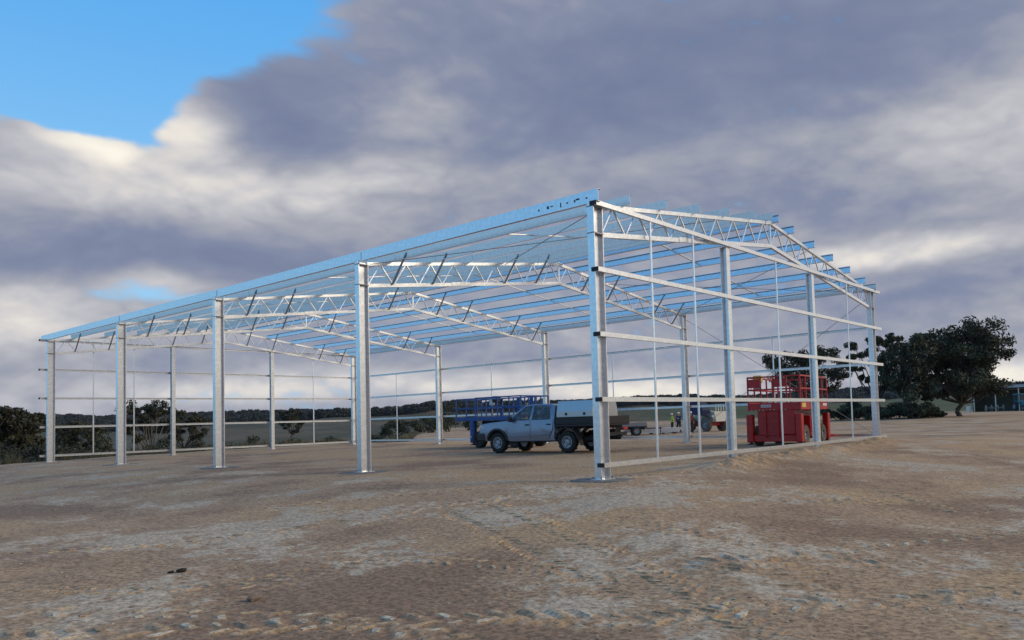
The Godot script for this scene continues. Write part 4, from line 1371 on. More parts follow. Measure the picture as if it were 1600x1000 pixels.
func build_telehandler() -> void:
	var c := on_level(1104, 674, 0.0)
	var d := (CAM - c); d.y = 0.0
	var th := atan2(-d.z, d.x)        # local +x towards the camera
	var u := thing("telehandler", "white and red telehandler with big pale tyres beyond the frame", "telehandler", Vector3(c.x, gh(c.x, c.z), c.z), th + 0.62)
	for s in [-1.0, 1.0]:
		for x in [-1.1, 1.1]: wheel(u, Vector3(x, 0.62, s * 0.78), 0.62, 0.36, s, M.rubber_dusty, M.galv_dull, 0.5)
	var mb := MB.new()
	mb.box(Vector3(1.1, 0.62, 0), Vector3(0.34, 0.34, 1.3), Basis(), 0.05); mb.box(Vector3(-1.1, 0.62, 0), Vector3(0.34, 0.3, 1.3), Basis(), 0.05)
	mb.box(Vector3(0.0, 0.62, 0.46), Vector3(1.1, 0.42, 0.5), Basis(), 0.08)
	part("axle", mb, M.red, u)
	mb = MB.new()
	mb.prism(poly([[-1.6, 0.78], [1.5, 0.78], [1.6, 1.0], [1.4, 1.30], [-0.4, 1.38], [-1.7, 1.45], [-1.75, 1.0]]), Vector3(0, 0, -0.45), Vector3.RIGHT, Vector3.UP, 0.9)
	part("chassis", mb, M.white_paint, u)
	mb = MB.new()
	mb.prism(poly([[-0.9, 1.4], [1.0, 1.35], [1.05, 1.7], [0.5, 2.45], [-0.7, 2.45], [-0.95, 1.8]]), Vector3(0, 0, 0.30), Vector3.RIGHT, Vector3.UP, 0.75)
	var cab := part("cab", mb, M.navy, u)
	mb = MB.new()
	mb.prism(poly([[-0.8, 2.45], [0.55, 2.45], [0.5, 2.53], [-0.75, 2.53]]), Vector3(0, 0, 0.27), Vector3.RIGHT, Vector3.UP, 0.81)
	part("cab_roof", mb, M.white_paint, cab)
	mb = MB.new()
	mb.quad(Vector3(1.06, 1.72, 0.98), Vector3(1.06, 1.72, 0.36), Vector3(0.53, 2.42, 0.36), Vector3(0.53, 2.42, 0.98))
	part("windscreen", mb, M.glass, cab)
	mb = MB.new()
	mb.bar(Vector3(-1.7, 1.70, -0.25), Vector3(1.6, 1.35, -0.25), 0.34, 0.36, Vector3.UP, 0.02); mb.bar(Vector3(1.5, 1.35, -0.25), Vector3(1.8, 0.85, -0.25), 0.3, 0.26, Vector3.RIGHT, 0.02)
	part("boom", mb, M.white_paint, u)
	mb = MB.new()
	mb.prism(poly([[-0.5, 0.7], [0.4, 0.7], [0.55, 1.5], [-0.65, 1.5]]), Vector3(1.85, 0.1, -0.1), Vector3(0, 0, -1), Vector3(0, 1, 0), 0.08)
	for q in [-0.4, -0.15, 0.1, 0.35]: mb.bar(Vector3(1.87, 1.6, q), Vector3(1.87, 2.2, q), 0.05, 0.05, Vector3(0, 0, 1))
	part("fork_carriage", mb, M.white_paint, u)
	mb = MB.new()
	mb.box(Vector3(-0.4, 1.25, -0.85), Vector3(2.2, 0.75, 0.55), Basis(), 0.08)
	part("engine_cover", mb, M.navy, u)
	for s in [-1.0, 1.0]:
		mb = MB.new()
		mb.box(Vector3(1.1, 1.30, s * 0.78), Vector3(1.2, 0.04, 0.40), Basis(), 0.01)
		part("mudguard", mb, M.black, u)

func build_steel_stacks() -> void:
	# bundles of spare sections lying on timber gluts beyond the far side, and a small trailer
	var spots := [[1012.0, 679.0, 3.4, 0.55, "long bundle of grey steel sections on timber beside the trailer"], [1036.0, 678.0, 2.6, 0.65, "stacked white purlin lengths next to the three workers"]]
	for q in spots.size():
		var s: Array = spots[q]
		var c := on_level(s[0], s[1], 0.0)
		var t := thing("steel_bundle", s[4], "steel bundle", Vector3(c.x, gh(c.x, c.z), c.z), -0.89 + 0.1 * q)
		for x in [-s[2] * 0.35, s[2] * 0.35]:
			var mb := MB.new()
			mb.box(Vector3(x, 0.05, 0), Vector3(0.1, 0.1, 1.1), Basis(), 0.008)
			part("timber_glut", mb, M.timber, t)
		var rng := RandomNumberGenerator.new(); rng.seed = 40 + q
		for lay in 4:
			for k in 4:
				var mb := MB.new()
				mb.prism(c_profile(0.20, 0.07, 0.006, 0.02), Vector3(-s[2] * 0.5 + rng.randf_range(-0.15, 0.15), 0.14 + lay * 0.085, -0.40 + k * 0.27), Vector3(0, 1, 0), Vector3(0, 0, 1), s[2])
				part("section", mb, M.galv if (lay + k) % 3 else M.sticker, t)
	var c2 := on_level(984, 681, 0.0)
	var t2 := thing("trailer", "low dark trailer with red lamp standing past the utility's tail", "trailer", Vector3(c2.x, gh(c2.x, c2.z), c2.z), -0.89)
	var mb2 := MB.new()
	mb2.box(Vector3(0, 0.62, 0), Vector3(2.4, 0.10, 1.5), Basis(), 0.01); mb2.box(Vector3(0, 0.50, 0), Vector3(2.2, 0.12, 0.9))
	part("deck", mb2, M.dark_steel, t2)
	mb2 = MB.new()
	mb2.box(Vector3(0, 0.80, 0.74), Vector3(2.4, 0.26, 0.03)); mb2.box(Vector3(0, 0.80, -0.74), Vector3(2.4, 0.26, 0.03))
	part("side", mb2, M.galv_dull, t2)
	for s in [-1.0, 1.0]: wheel(t2, Vector3(0.45, 0.33, s * 0.86), 0.33, 0.2, s, M.rubber, M.rim_steel)
	mb2 = MB.new()
	mb2.box(Vector3(-1.18, 0.62, 0.60), Vector3(0.07, 0.16, 0.30))
	mb2.box(Vector3(-1.18, 0.62, -0.60), Vector3(0.07, 0.16, 0.30))
	part("tail_lamp", mb2, M.red_lamp, t2)
	mb2 = MB.new()
	mb2.bar(Vector3(1.2, 0.5, 0.4), Vector3(2.3, 0.5, 0), 0.06, 0.08); mb2.bar(Vector3(1.2, 0.5, -0.4), Vector3(2.3, 0.5, 0), 0.06, 0.08); mb2.tube(Vector3(2.2, 0.03, 0), Vector3(2.2, 0.6, 0), 0.03, 0.03)
	part("draw_bar", mb2, M.dark_steel, t2)

func build_far_shed() -> void:
	var c := at_dist(1580, 165.0)
	var d := (CAM - c); d.y = 0.0
	var th := atan2(-d.z, d.x)
	var u := thing("farm_shed", "open fronted green farm shed with a pale skillion roof", "shed", c, th)
	# local +x faces the camera, local z runs to the photo's left when negative... width along z
	var zl := 6.2; var zr := -9.0
	var mb := MB.new()
	mb.box(Vector3(-7.0, 2.05, (zl + zr) * 0.5), Vector3(0.12, 4.1, zl - zr))
	part("back_wall", mb, M.green_sheet, u)
	for z in [zl, zr]:
		mb = MB.new()
		mb.prism(poly([[-6.93, 0.0], [0.0, 0.0], [0.0, 4.6], [-6.93, 4.1]]), Vector3(0, 0, z - 0.06), Vector3.RIGHT, Vector3.UP, 0.12)
		part("side_wall", mb, M.green_sheet, u)
	for z in [zl - 0.2, 2.4, -1.4, -5.2]:
		mb = MB.new()
		mb.box(Vector3(0.1, 2.3, z), Vector3(0.18, 4.6, 0.18))
		part("post", mb, M.white_paint, u)
	mb = MB.new()
	mb.prism(poly([[-7.3, 4.13], [0.7, 4.70], [0.7, 4.78], [-7.3, 4.21]]), Vector3(0, 0, zr - 0.3), Vector3.RIGHT, Vector3.UP, zl - zr + 0.6)
	part("roof", mb, M.roof_sheet, u)
	mb = MB.new()
	mb.box(Vector3(0.62, 4.55, (zl + zr) * 0.5), Vector3(0.1, 0.5, zl - zr + 0.5))
	part("fascia", mb, M.roof_sheet, u)
	# machines by its mouth
	var fw := Basis(Vector3.UP, th)
	var tp := c + fw * Vector3(4.5, 0, -1.9)
	var t := thing("tractor", "teal cab tractor standing before the green farm shed", "tractor", Vector3(tp.x, gh(tp.x, tp.z), tp.z), th + 0.5)
	for s in [-1.0, 1.0]:
		wheel(t, Vector3(-0.9, 0.85, s * 0.85), 0.85, 0.5, s, M.rubber, M.galv_dull, 0.5)
		wheel(t, Vector3(1.5, 0.5, s * 0.75), 0.5, 0.35, s, M.rubber, M.galv_dull, 0.5)
	mb = MB.new()
	mb.box(Vector3(0.9, 1.25, 0), Vector3(2.2, 0.75, 0.8), Basis(), 0.1)
	part("bonnet", mb, M.teal, t)
	mb = MB.new()
	for s in [-0.7, 0.7]:
		for x in [-1.4, 0.0]: mb.bar(Vector3(x, 1.3, s), Vector3(x * 0.9, 2.9, s), 0.1, 0.1, Vector3(0, 0, 1))
	mb.box(Vector3(-0.7, 1.5, 0), Vector3(1.5, 0.7, 1.4), Basis(), 0.05)
	var cab := part("cab", mb, M.teal, t)
	mb = MB.new()
	mb.box(Vector3(-0.7, 2.97, 0), Vector3(1.8, 0.22, 1.7), Basis(), 0.06)
	part("cab_roof", mb, M.teal, cab)
	mb = MB.new()
	for s in [-0.7, 0.7]: mb.quad(Vector3(-1.35, 1.8, s), Vector3(-0.05, 1.8, s), Vector3(-0.05, 2.85, s), Vector3(-1.35, 2.85, s))
	mb.quad(Vector3(0, 1.8, -0.65), Vector3(0, 1.8, 0.65), Vector3(0, 2.85, 0.65), Vector3(0, 2.85, -0.65))
	part("window", mb, M.glass, cab)
	tp = c + fw * Vector3(2.6, 0, 2.6)
	t = thing("hay_rake", "low rusty farm implement parked beneath the shed front", "implement", Vector3(tp.x, gh(tp.x, tp.z), tp.z), th)
	mb = MB.new()
	mb.bar(Vector3(0, 0.7, -1.6), Vector3(0, 0.7, 1.6), 0.2, 0.2); mb.bar(Vector3(0, 0.7, 0), Vector3(1.6, 0.5, 0), 0.12, 0.12)
	part("beam", mb, M.timber, t)
	for z in [-1.4, -0.5, 0.5, 1.4]:
		mb = MB.new()
		mb.lathe(Vector3(-0.3, 0.6, z), Vector3(0.3, 0, 1).normalized(), [[-0.04, 0.0], [-0.04, 0.6], [0.04, 0.6], [0.04, 0.0]], 18)
		part("disc", mb, M.galv_dull, t)
	tp = c + fw * Vector3(1.6, 0, 6.9)
	t = thing("drum", "pale drum standing outside the green shed wall", "drum", Vector3(tp.x, gh(tp.x, tp.z), tp.z))
	mb = MB.new()
	mb.lathe(Vector3.ZERO, Vector3.UP, [[0.0, 0.0], [0.0, 0.42], [0.5, 0.44], [0.52, 0.42], [1.1, 0.42], [1.12, 0.38], [1.1, 0.0]], 16)
	part("shell", mb, M.white_paint, t)
	mb = MB.new()
	mb.lathe(Vector3(0.12, 1.1, 0), Vector3.UP, [[0.0, 0.07], [0.05, 0.07], [0.05, 0.0]], 8)
	part("bung", mb, M.black, t)

# ------------------------------------------------------------------ people
func sdf_at(p: Vector3, bones: Array, k: float) -> float:
	var d := 9.0
	for b in bones:
		var a: Vector3 = b[0]; var e: Vector3 = b[1]
		var ab := e - a
		var t := clampf((p - a).dot(ab) / maxf(ab.length_squared(), 1e-6), 0.0, 1.0)
		var q := p - a - ab * t
		if b.size() > 4: q *= b[4]
		var dd := q.length() - lerpf(b[2], b[3], t)
		var h := maxf(k - absf(d - dd), 0.0) / k
		d = minf(d, dd) - h * h * k * 0.25
	return d

func sdf_mesh(mb: MB, bones: Array, cell: float, k: float) -> void:     # surface nets
	var lo := Vector3.ONE * 99.0; var hi := Vector3.ONE * -99.0
	for b in bones:
		var r: float = maxf(b[2], b[3]) * 1.35 + cell * 2.0
		for q in [b[0], b[1]]:
			lo = lo.min(q - Vector3.ONE * r); hi = hi.max(q + Vector3.ONE * r)
	var n := Vector3i(((hi - lo) / cell).ceil()) + Vector3i.ONE
	var f := PackedFloat32Array()
	f.resize(n.x * n.y * n.z)
	for z in n.z:
		for y in n.y:
			for x in n.x:
				f[(z * n.y + y) * n.x + x] = sdf_at(lo + Vector3(x, y, z) * cell, bones, k)
	var vert := {}
	var nrm := {}
	for z in n.z - 1:
		for y in n.y - 1:
			for x in n.x - 1:
				var o := (z * n.y + y) * n.x + x
				var s := 0
				for c in 8:
					if f[o + (c & 1) + ((c >> 1) & 1) * n.x + (c >> 2) * n.x * n.y] < 0.0: s |= 1 << c
				if s == 0 or s == 255: continue
				var acc := Vector3.ZERO; var m := 0
				for e in [[0, 1], [2, 3], [4, 5], [6, 7], [0, 2], [1, 3], [4, 6], [5, 7], [0, 4], [1, 5], [2, 6], [3, 7]]:
					var c0: int = e[0]; var c1: int = e[1]
					if ((s >> c0) & 1) == ((s >> c1) & 1): continue
					var v0 := f[o + (c0 & 1) + ((c0 >> 1) & 1) * n.x + (c0 >> 2) * n.x * n.y]
					var v1 := f[o + (c1 & 1) + ((c1 >> 1) & 1) * n.x + (c1 >> 2) * n.x * n.y]
					var t := v0 / (v0 - v1)
					acc += Vector3(c0 & 1, (c0 >> 1) & 1, c0 >> 2).lerp(Vector3(c1 & 1, (c1 >> 1) & 1, c1 >> 2), t)
					m += 1
				var p := lo + (Vector3(x, y, z) + acc / m) * cell
				vert[o] = p
				var h := cell * 0.5
				nrm[o] = Vector3(sdf_at(p + Vector3(h, 0, 0), bones, k) - sdf_at(p - Vector3(h, 0, 0), bones, k), sdf_at(p + Vector3(0, h, 0), bones, k) - sdf_at(p - Vector3(0, h, 0), bones, k), sdf_at(p + Vector3(0, 0, h), bones, k) - sdf_at(p - Vector3(0, 0, h), bones, k)).normalized()
	var st := [1, n.x, n.x * n.y]
	for o in vert:
		for a in 3:
			var b: int = st[(a + 1) % 3]; var c: int = st[(a + 2) % 3]; var e: int = st[a]
			# edge from this cell's corner (b and c side shared) along axis a
			if not (vert.has(o - b) and vert.has(o - c) and vert.has(o - b - c)): continue
			var v0 := f[o]; var v1 := f[o + e]
			if (v0 < 0.0) == (v1 < 0.0): continue
			var q := [o, o - b, o - b - c, o - c]
			if v0 > 0.0: q.reverse()
			var s := mb.v.size()
			mb.quad(vert[q[0]], vert[q[1]], vert[q[2]], vert[q[3]])
			var ord := [0, 2, 1, 0, 3, 2]
			for i in 6: mb.n[s + i] = nrm[q[ord[i]]]

func build_person(at: Vector3, turn: float, h: float, label: String, shirt: Material, pose: int) -> void:
	var u := thing("person", label, "person", at, turn, "")
	var s := h / 1.75
	# joints, facing local +x; z = -1 is the figure's right
	var body := []; var skin_hands := []
	var shirt_b := []; var leg_b := []
	var neck := Vector3(0.02, 1.46, 0) * s
	for e in [-1.0, 1.0]:
		var hip := Vector3(0, 0.92, 0.095 * e) * s; var knee := Vector3(0.03, 0.49, 0.115 * e) * s; var ank := Vector3(-0.02, 0.09, 0.125 * e) * s
		if pose == 1 and e > 0: knee = Vector3(0.10, 0.50, 0.14) * s; ank = Vector3(0.10, 0.09, 0.17) * s
		body.append([hip, knee, 0.085 * s, 0.058 * s]); body.append([knee, ank, 0.056 * s, 0.042 * s]); body.append([ank - Vector3(0.04, 0.05, 0) * s, ank + Vector3(0.15, -0.055, 0.01 * e) * s, 0.042 * s, 0.034 * s])
		leg_b.append([hip, knee, 0.105 * s, 0.078 * s]); leg_b.append([knee, ank + Vector3(0, 0.03, 0) * s, 0.076 * s, 0.068 * s])
		var sh := Vector3(0, 1.40, 0.185 * e) * s
		var el := Vector3(0.0, 1.12, 0.25 * e) * s; var wr := Vector3(0.12, 0.90, 0.24 * e) * s
		if pose == 0: el = Vector3(-0.04, 1.13, 0.29 * e) * s; wr = Vector3(0.08, 0.98, 0.17 * e) * s
		if pose == 1 and e < 0: el = Vector3(0.10, 1.15, -0.25) * s; wr = Vector3(0.33, 1.20, -0.20) * s
		body.append([sh, el, 0.05 * s, 0.042 * s]); body.append([el, wr, 0.041 * s, 0.028 * s])
		shirt_b.append([sh, el, 0.066 * s, 0.056 * s]); shirt_b.append([el, el.lerp(wr, 0.85), 0.056 * s, 0.045 * s])
		var fd := (wr - el).normalized()
		var side := fd.cross(Vector3(1, 0.3, 0)).normalized()
		var pl := wr + fd * 0.085 * s
		skin_hands.append([wr, wr + fd * 0.03 * s, 0.026 * s, 0.027 * s]); skin_hands.append([wr + fd * 0.03 * s + side * 0.016 * s, pl + side * 0.024 * s, 0.018 * s, 0.014 * s]); skin_hands.append([wr + fd * 0.03 * s - side * 0.016 * s, pl - side * 0.024 * s, 0.018 * s, 0.014 * s])
		var curl := fd.cross(side) * (1.0 if e > 0 else 1.0)
		var lens := [0.070, 0.080, 0.074, 0.058]
		for q in 4:
			var b0 := pl + side * (0.030 - 0.020 * q) * s
			var b1: Vector3 = b0 + (fd * 0.8 + curl * 0.35).normalized() * lens[q] * 0.5 * s
			var b2: Vector3 = b1 + (fd * 0.35 + curl * 0.9).normalized() * lens[q] * 0.5 * s
			skin_hands.append([b0, b1, 0.0095 * s, 0.009 * s]); skin_hands.append([b1, b2, 0.009 * s, 0.0078 * s])
		var t0 := wr + fd * 0.035 * s + side * 0.03 * s
		var t1 := t0 + (fd * 0.6 + side * 0.7).normalized() * 0.036 * s
		skin_hands.append([t0, t1, 0.012 * s, 0.010 * s]); skin_hands.append([t1, t1 + (fd * 0.85 + curl * 0.4).normalized() * 0.03 * s, 0.010 * s, 0.008 * s])
	var torso := [[Vector3(0, 0.95, -0.06) * s, Vector3(0, 0.95, 0.06) * s, 0.115 * s, 0.115 * s], [Vector3(0, 1.0, 0) * s, Vector3(0.01, 1.22, 0) * s, 0.115 * s, 0.125 * s], [Vector3(0.01, 1.28, -0.085) * s, Vector3(0.01, 1.28, 0.085) * s, 0.105 * s, 0.105 * s], [Vector3(0, 1.40, -0.14) * s, Vector3(0, 1.40, 0.14) * s, 0.06 * s, 0.06 * s]]
	body.append_array(torso)
	body.append([Vector3(0, 1.40, 0) * s, neck + Vector3(0.015, 0.06, 0) * s, 0.062 * s, 0.052 * s])
	for b in torso: shirt_b.append([b[0], b[1], b[2] + 0.014 * s, b[3] + 0.014 * s])
	leg_b.append([Vector3(0, 0.95, -0.055) * s, Vector3(0, 0.95, 0.055) * s, 0.125 * s, 0.125 * s])
	var mb := MB.new()
	sdf_mesh(mb, body, 0.034, 0.045)
	sdf_mesh(mb, skin_hands.slice(0, skin_hands.size() / 2), 0.009, 0.008)
	sdf_mesh(mb, skin_hands.slice(skin_hands.size() / 2), 0.009, 0.008)
	var hc := Vector3(0.035, 1.615, 0) * s
	var head := [[hc + Vector3(-0.012, 0.03, 0) * s, hc + Vector3(0.0, 0.035, 0) * s, 0.092 * s, 0.090 * s], [hc + Vector3(0.012, -0.03, 0) * s, hc + Vector3(0.028, -0.075, 0) * s, 0.072 * s, 0.044 * s], [hc + Vector3(0.088, 0.0, 0) * s, hc + Vector3(0.106, -0.032, 0) * s, 0.010 * s, 0.014 * s],
		[hc + Vector3(0.072, -0.068, -0.022) * s, hc + Vector3(0.072, -0.068, 0.022) * s, 0.012 * s, 0.012 * s], [hc + Vector3(0.078, 0.028, -0.036) * s, hc + Vector3(0.078, 0.028, 0.036) * s, 0.014 * s, 0.014 * s],
		[hc + Vector3(0.0, 0.01, -0.088) * s, hc + Vector3(-0.012, -0.03, -0.086) * s, 0.018 * s, 0.012 * s], [hc + Vector3(0.0, 0.01, 0.088) * s, hc + Vector3(-0.012, -0.03, 0.086) * s, 0.018 * s, 0.012 * s], [hc + Vector3(-0.02, -0.06, 0) * s, neck, 0.054 * s, 0.056 * s]]
	sdf_mesh(mb, head, 0.014, 0.02)
	part("body", mb, M.skin, u)
	mb = MB.new()
	sdf_mesh(mb, shirt_b, 0.034, 0.04)
	part("shirt", mb, shirt, u)
	mb = MB.new()
	sdf_mesh(mb, leg_b, 0.034, 0.04)
	part("trousers", mb, M.trouser, u)
	for e in [-1.0, 1.0]:
		var ank := Vector3(-0.02, 0.09, 0.125 * e) * s
		if pose == 1 and e > 0: ank = Vector3(0.10, 0.09, 0.17) * s
		mb = MB.new()
		sdf_mesh(mb, [[ank - Vector3(0.04, 0.045, 0) * s, ank + Vector3(0.16, -0.05, 0.01 * e) * s, 0.052 * s, 0.044 * s], [ank, ank + Vector3(0, 0.06, 0) * s, 0.056 * s, 0.056 * s]], 0.02, 0.03)
		part("boot", mb, M.hair, u)
		mb = MB.new()
		mb.box(hc + Vector3(0.086, 0.008, 0.034 * e) * s, Vector3(0.008, 0.012, 0.024) * s)
		part("eye", mb, M.black, u)
	mb = MB.new()
	mb.lathe(hc + Vector3(-0.008, 0.045, 0) * s, Vector3.UP, [[0.0, 0.128 * s], [0.012 * s, 0.130 * s], [0.018 * s, 0.108 * s], [0.06 * s, 0.098 * s], [0.095 * s, 0.062 * s], [0.108 * s, 0.0]], 20)
	part("hard_hat", mb, M.hat, u)

# ------------------------------------------------------------------ vegetation
func add_leaves(mb: MB, rng: RandomNumberGenerator, c: Vector3, r: Vector3, n: int, ls: float, tone: Color) -> void:
	for k in n:
		var d := Vector3(rng.randfn(), rng.randfn(), rng.randfn()).normalized()
		var p := c + d * r * pow(rng.randf(), 0.45)
		var a := Vector3(rng.randfn(), rng.randfn() - 0.5, rng.randfn()).normalized()
		var b := a.cross(Vector3(rng.randfn(), rng.randfn(), rng.randfn())).normalized()
		var l := ls * rng.randf_range(0.6, 1.3)
		mb.tint = tone * rng.randf_range(0.6, 1.35)
		var w := l * 0.22
		mb.tri(p - a * l * 0.5, p + b * w, p + a * l * 0.5)
		mb.tri(p - a * l * 0.5, p + a * l * 0.5, p - b * w)

func build_tree(called: String, label: String, category: String, at: Vector3, h: float, wd: float, seed_: int, clumps: int, leaves: int, ls: float, tone: Color, bark: Material, low := 0.35, group := "", lean := 0.0, open := 0.0) -> void:
	var rng := RandomNumberGenerator.new()
	rng.seed = seed_
	var t := thing(called, label, category, at - Vector3(0, 0.1, 0), 0.0, group)
	var tm := MB.new(); var lm := MB.new()
	lm.colored = true
	var fork := Vector3(lean * h * 0.3, h * low * rng.randf_range(0.55, 0.8), rng.randf_range(-0.1, 0.1) * wd)
	var r0 := h * 0.024
	var mid := fork * 0.5 + Vector3(rng.randf_range(-0.05, 0.05), 0, rng.randf_range(-0.05, 0.05)) * h
	tm.tube(Vector3(0, -0.2, 0), mid, r0 * 1.3, r0, 9); tm.tube(mid, fork, r0, r0 * 0.85, 9)
	var cy := h * (low + 1.0) * 0.5
	for k in clumps:
		# clump centres on and inside an uneven crown
		var a := TAU * (k * 0.381966 + rng.randf() * 0.15)
		var f := float(k) / clumps
		var yy := lerpf(h * low, h * 0.93, pow(f, 0.8))
		var q := clampf((yy - h * low) / (h * (1.0 - low)), 0.0, 1.0)
		var prof := sqrt(maxf(0.06, 1.0 - pow(absf(q - 0.42) / 0.66, 2.2)))
		var rad := wd * 0.5 * prof * sqrt(rng.randf_range(0.12, 1.0)) * rng.randf_range(0.8, 1.05)
		var c := Vector3(cos(a) * rad + lean * yy * 0.4, yy + rng.randf_range(-0.04, 0.04) * h, sin(a) * rad)
		var cr := wd * rng.randf_range(0.085, 0.15) * (1.0 - 0.3 * open)
		var m := fork.lerp(c, 0.5) + Vector3(rng.randf_range(-0.06, 0.06) * wd, -0.05 * h, rng.randf_range(-0.06, 0.06) * wd)
		tm.tube(fork, m, r0 * 0.42, r0 * 0.26, 6, false); tm.tube(m, c, r0 * 0.26, r0 * 0.08, 6, false)
		for e in 3:
			var tw := c + Vector3(rng.randfn(), rng.randfn() * 0.5, rng.randfn()) * cr * 0.7
			tm.tube(m.lerp(c, 0.7), tw, r0 * 0.10, r0 * 0.04, 4, false)
		var tn := tone * rng.randf_range(0.75, 1.2)
		for sub in 4:
			var sc := c + Vector3(rng.randfn(), rng.randfn() * 0.55, rng.randfn()) * cr * 0.62
			add_leaves(lm, rng, sc, Vector3(cr * 0.75, cr * 0.48, cr * 0.75), leaves / 4, ls, tn)
	part("trunk", tm, bark, t)
	part("crown", lm, M.leaf, t)

func build_shrub(label: String, at: Vector3, h: float, wd: float, seed_: int, n: int, ls: float, tone: Color, group: String) -> void:
	var rng := RandomNumberGenerator.new()
	rng.seed = seed_
	var t := thing("shrub", label, "shrub", at - Vector3(0, 0.08, 0), 0.0, group)
	var sm := MB.new(); var lm := MB.new()
	lm.colored = true
	for k in 9:
		var a := rng.randf() * TAU
		var rad := wd * 0.5 * sqrt(rng.randf())
		var yy := h * rng.randf_range(0.25, 0.88) * (1.0 - 0.35 * rad / (wd * 0.5))
		var c := Vector3(cos(a) * rad, yy, sin(a) * rad)
		sm.tube(Vector3(cos(a), 0, sin(a)) * wd * 0.05, c, 0.03 * h / 2.0, 0.008, 5, false)
		add_leaves(lm, rng, c, Vector3(wd * 0.22, h * 0.17, wd * 0.22), n / 9, ls, tone * rng.randf_range(0.7, 1.3))
	part("stems", sm, M.bark, t)
	part("foliage", lm, M.leaf, t)

func build_vegetation() -> void:
	var green := Color(0.042, 0.052, 0.026); var olive := Color(0.048, 0.050, 0.025); var grey := Color(0.060, 0.062, 0.040)
	# eucalypts at the right, beyond the gable
	build_tree("gum_tree", "tallest broad dark gum tree beside the green farm shed", "tree", at_dist(1502, 104), 11.0, 11.8, 101, 54, 520, 0.40, green, M.bark, 0.26)
	build_tree("gum_tree", "dark gum tree with forked trunk standing before the tallest gum", "tree", at_dist(1420, 98), 10.4, 8.4, 102, 30, 440, 0.40, green, M.bark, 0.28, "", 0.04)
	build_tree("gum_tree", "slender gum with clumped crown rising above the gable's far corner column", "tree", at_dist(1368, 102), 10.6, 6.0, 103, 15, 380, 0.40, green, M.bark, 0.40, "", 0.0, 0.5)
	build_tree("gum_tree", "wide open gum tree behind the red scissor lift", "tree", at_dist(1262, 106), 9.6, 12.0, 104, 26, 420, 0.40, green, M.bark, 0.42, "", 0.0, 0.5)
	for k in 7:
		var px := 1312.0 + k * 24.0
		build_shrub("dense dark shrub growing under the row of gum trees", at_dist(px, 99.0 + 4.0 * sin(k * 2.1)), 2.3 + 0.7 * sin(k * 1.7), 3.8, 200 + k, 2200, 0.34, green, "shrubs under the gum trees")
	# trees and scrub just below the left edge of the pad
	build_tree("paddock_tree", "round topped tree rising over scrub outside the corner column", "tree", at_dist(20, 74), 6.4, 5.2, 111, 34, 620, 0.26, olive, M.pale_bark, 0.50)
	build_tree("paddock_tree", "sparse leaning tree with bare limbs behind the back gable", "tree", at_dist(232, 78), 7.2, 5.0, 112, 26, 340, 0.24, olive, M.pale_bark, 0.45, "", 0.08, 0.7)
	build_tree("paddock_tree", "small flat crowned tree past the first back gable column", "tree", at_dist(290, 96), 6.9, 4.4, 113, 18, 420, 0.26, olive, M.bark, 0.55)
	build_tree("paddock_tree", "lone round tree on the far slope seen through the back gable", "tree", at_dist(456, 190), 9.0, 5.6, 114, 20, 300, 0.45, olive, M.bark, 0.45)
	build_tree("paddock_tree", "low bushy tree on the grassy rise by the corner column", "tree", at_dist(112, 120), 7.0, 7.0, 115, 26, 360, 0.36, olive, M.bark, 0.35)
	var rng := RandomNumberGenerator.new()
	rng.seed = 9
	for k in 58:
		var px := -40.0 + k * 6.8 + rng.randf_range(-6, 6)
		var dist := 50.0 + rng.randf() * 17.0
		if px > 130: dist = 58.0 + rng.randf() * 18.0
		var p := at_dist(px, dist)
		if edge_z(p.x) - p.z < 1.2: p = at_dist(px, dist + 9.0)
		if edge_z(p.x) - p.z < 0.6: continue
		build_shrub("scrubby olive bush on the bank below the clay pad", p, rng.randf_range(1.5, 3.0), rng.randf_range(2.0, 3.8), 300 + k, 2600, 0.17, olive.lerp(grey, rng.randf()), "bushes on the bank below the pad")
	for q in [[700, 118, 4.4, 6.0], [730, 122, 3.6, 4.0], [612, 128, 3.8, 3.6], [650, 112, 3.0, 5.0], [575, 120, 3.2, 4.0], [395, 100, 3.6, 4.4], [470, 104, 3.4, 5.0], [520, 108, 3.2, 4.6], [670, 114, 3.2, 4.0]]:
		build_shrub("dark rounded paddock bush in the dip beyond the girts", at_dist(q[0], q[1]), q[2], q[3], int(q[0]), 1400, 0.34, green, "paddock bushes in the dip")
	# far woods on the ridges: one mass
	var mm := MultiMesh.new()
	mm.transform_format = MultiMesh.TRANSFORM_3D
	mm.use_colors = true
	var cm := MB.new()
	rng.seed = 12
	for k in 7:
		var c := Vector3(rng.randf_range(-0.32, 0.32), rng.randf_range(0.45, 0.85), rng.randf_range(-0.32, 0.32))
		cm.colored = true
		add_leaves(cm, rng, c, Vector3(0.26, 0.20, 0.26), 42, 0.20, Color(1, 1, 1))
	cm.tube(Vector3(0, -0.1, 0), Vector3(0, 0.6, 0), 0.03, 0.02, 5, false)
	mm.mesh = cm.mesh(M.leaf)
	var spots := []
	for k in 26000:
		var a := rng.randf_range(-0.80, 0.72)
		var dist := 330.0 + 850.0 * sqrt(rng.randf())
		var p := CAM + (FWD * cos(a) + RGT * sin(a)) * dist
		var dens := n_big.get_noise_2d(p.x * 0.55 + 300.0, p.z * 0.55) * 1.1 + ss(560.0, 760.0, dist) * 1.3 - 0.62
		if dist < 560.0: dens -= 0.05 + 0.4 * ss(0.0, 0.25, a)
		if rng.randf() < clampf(dens * 1.6, 0.0, 1.0): spots.append(p)
	mm.instance_count = spots.size()
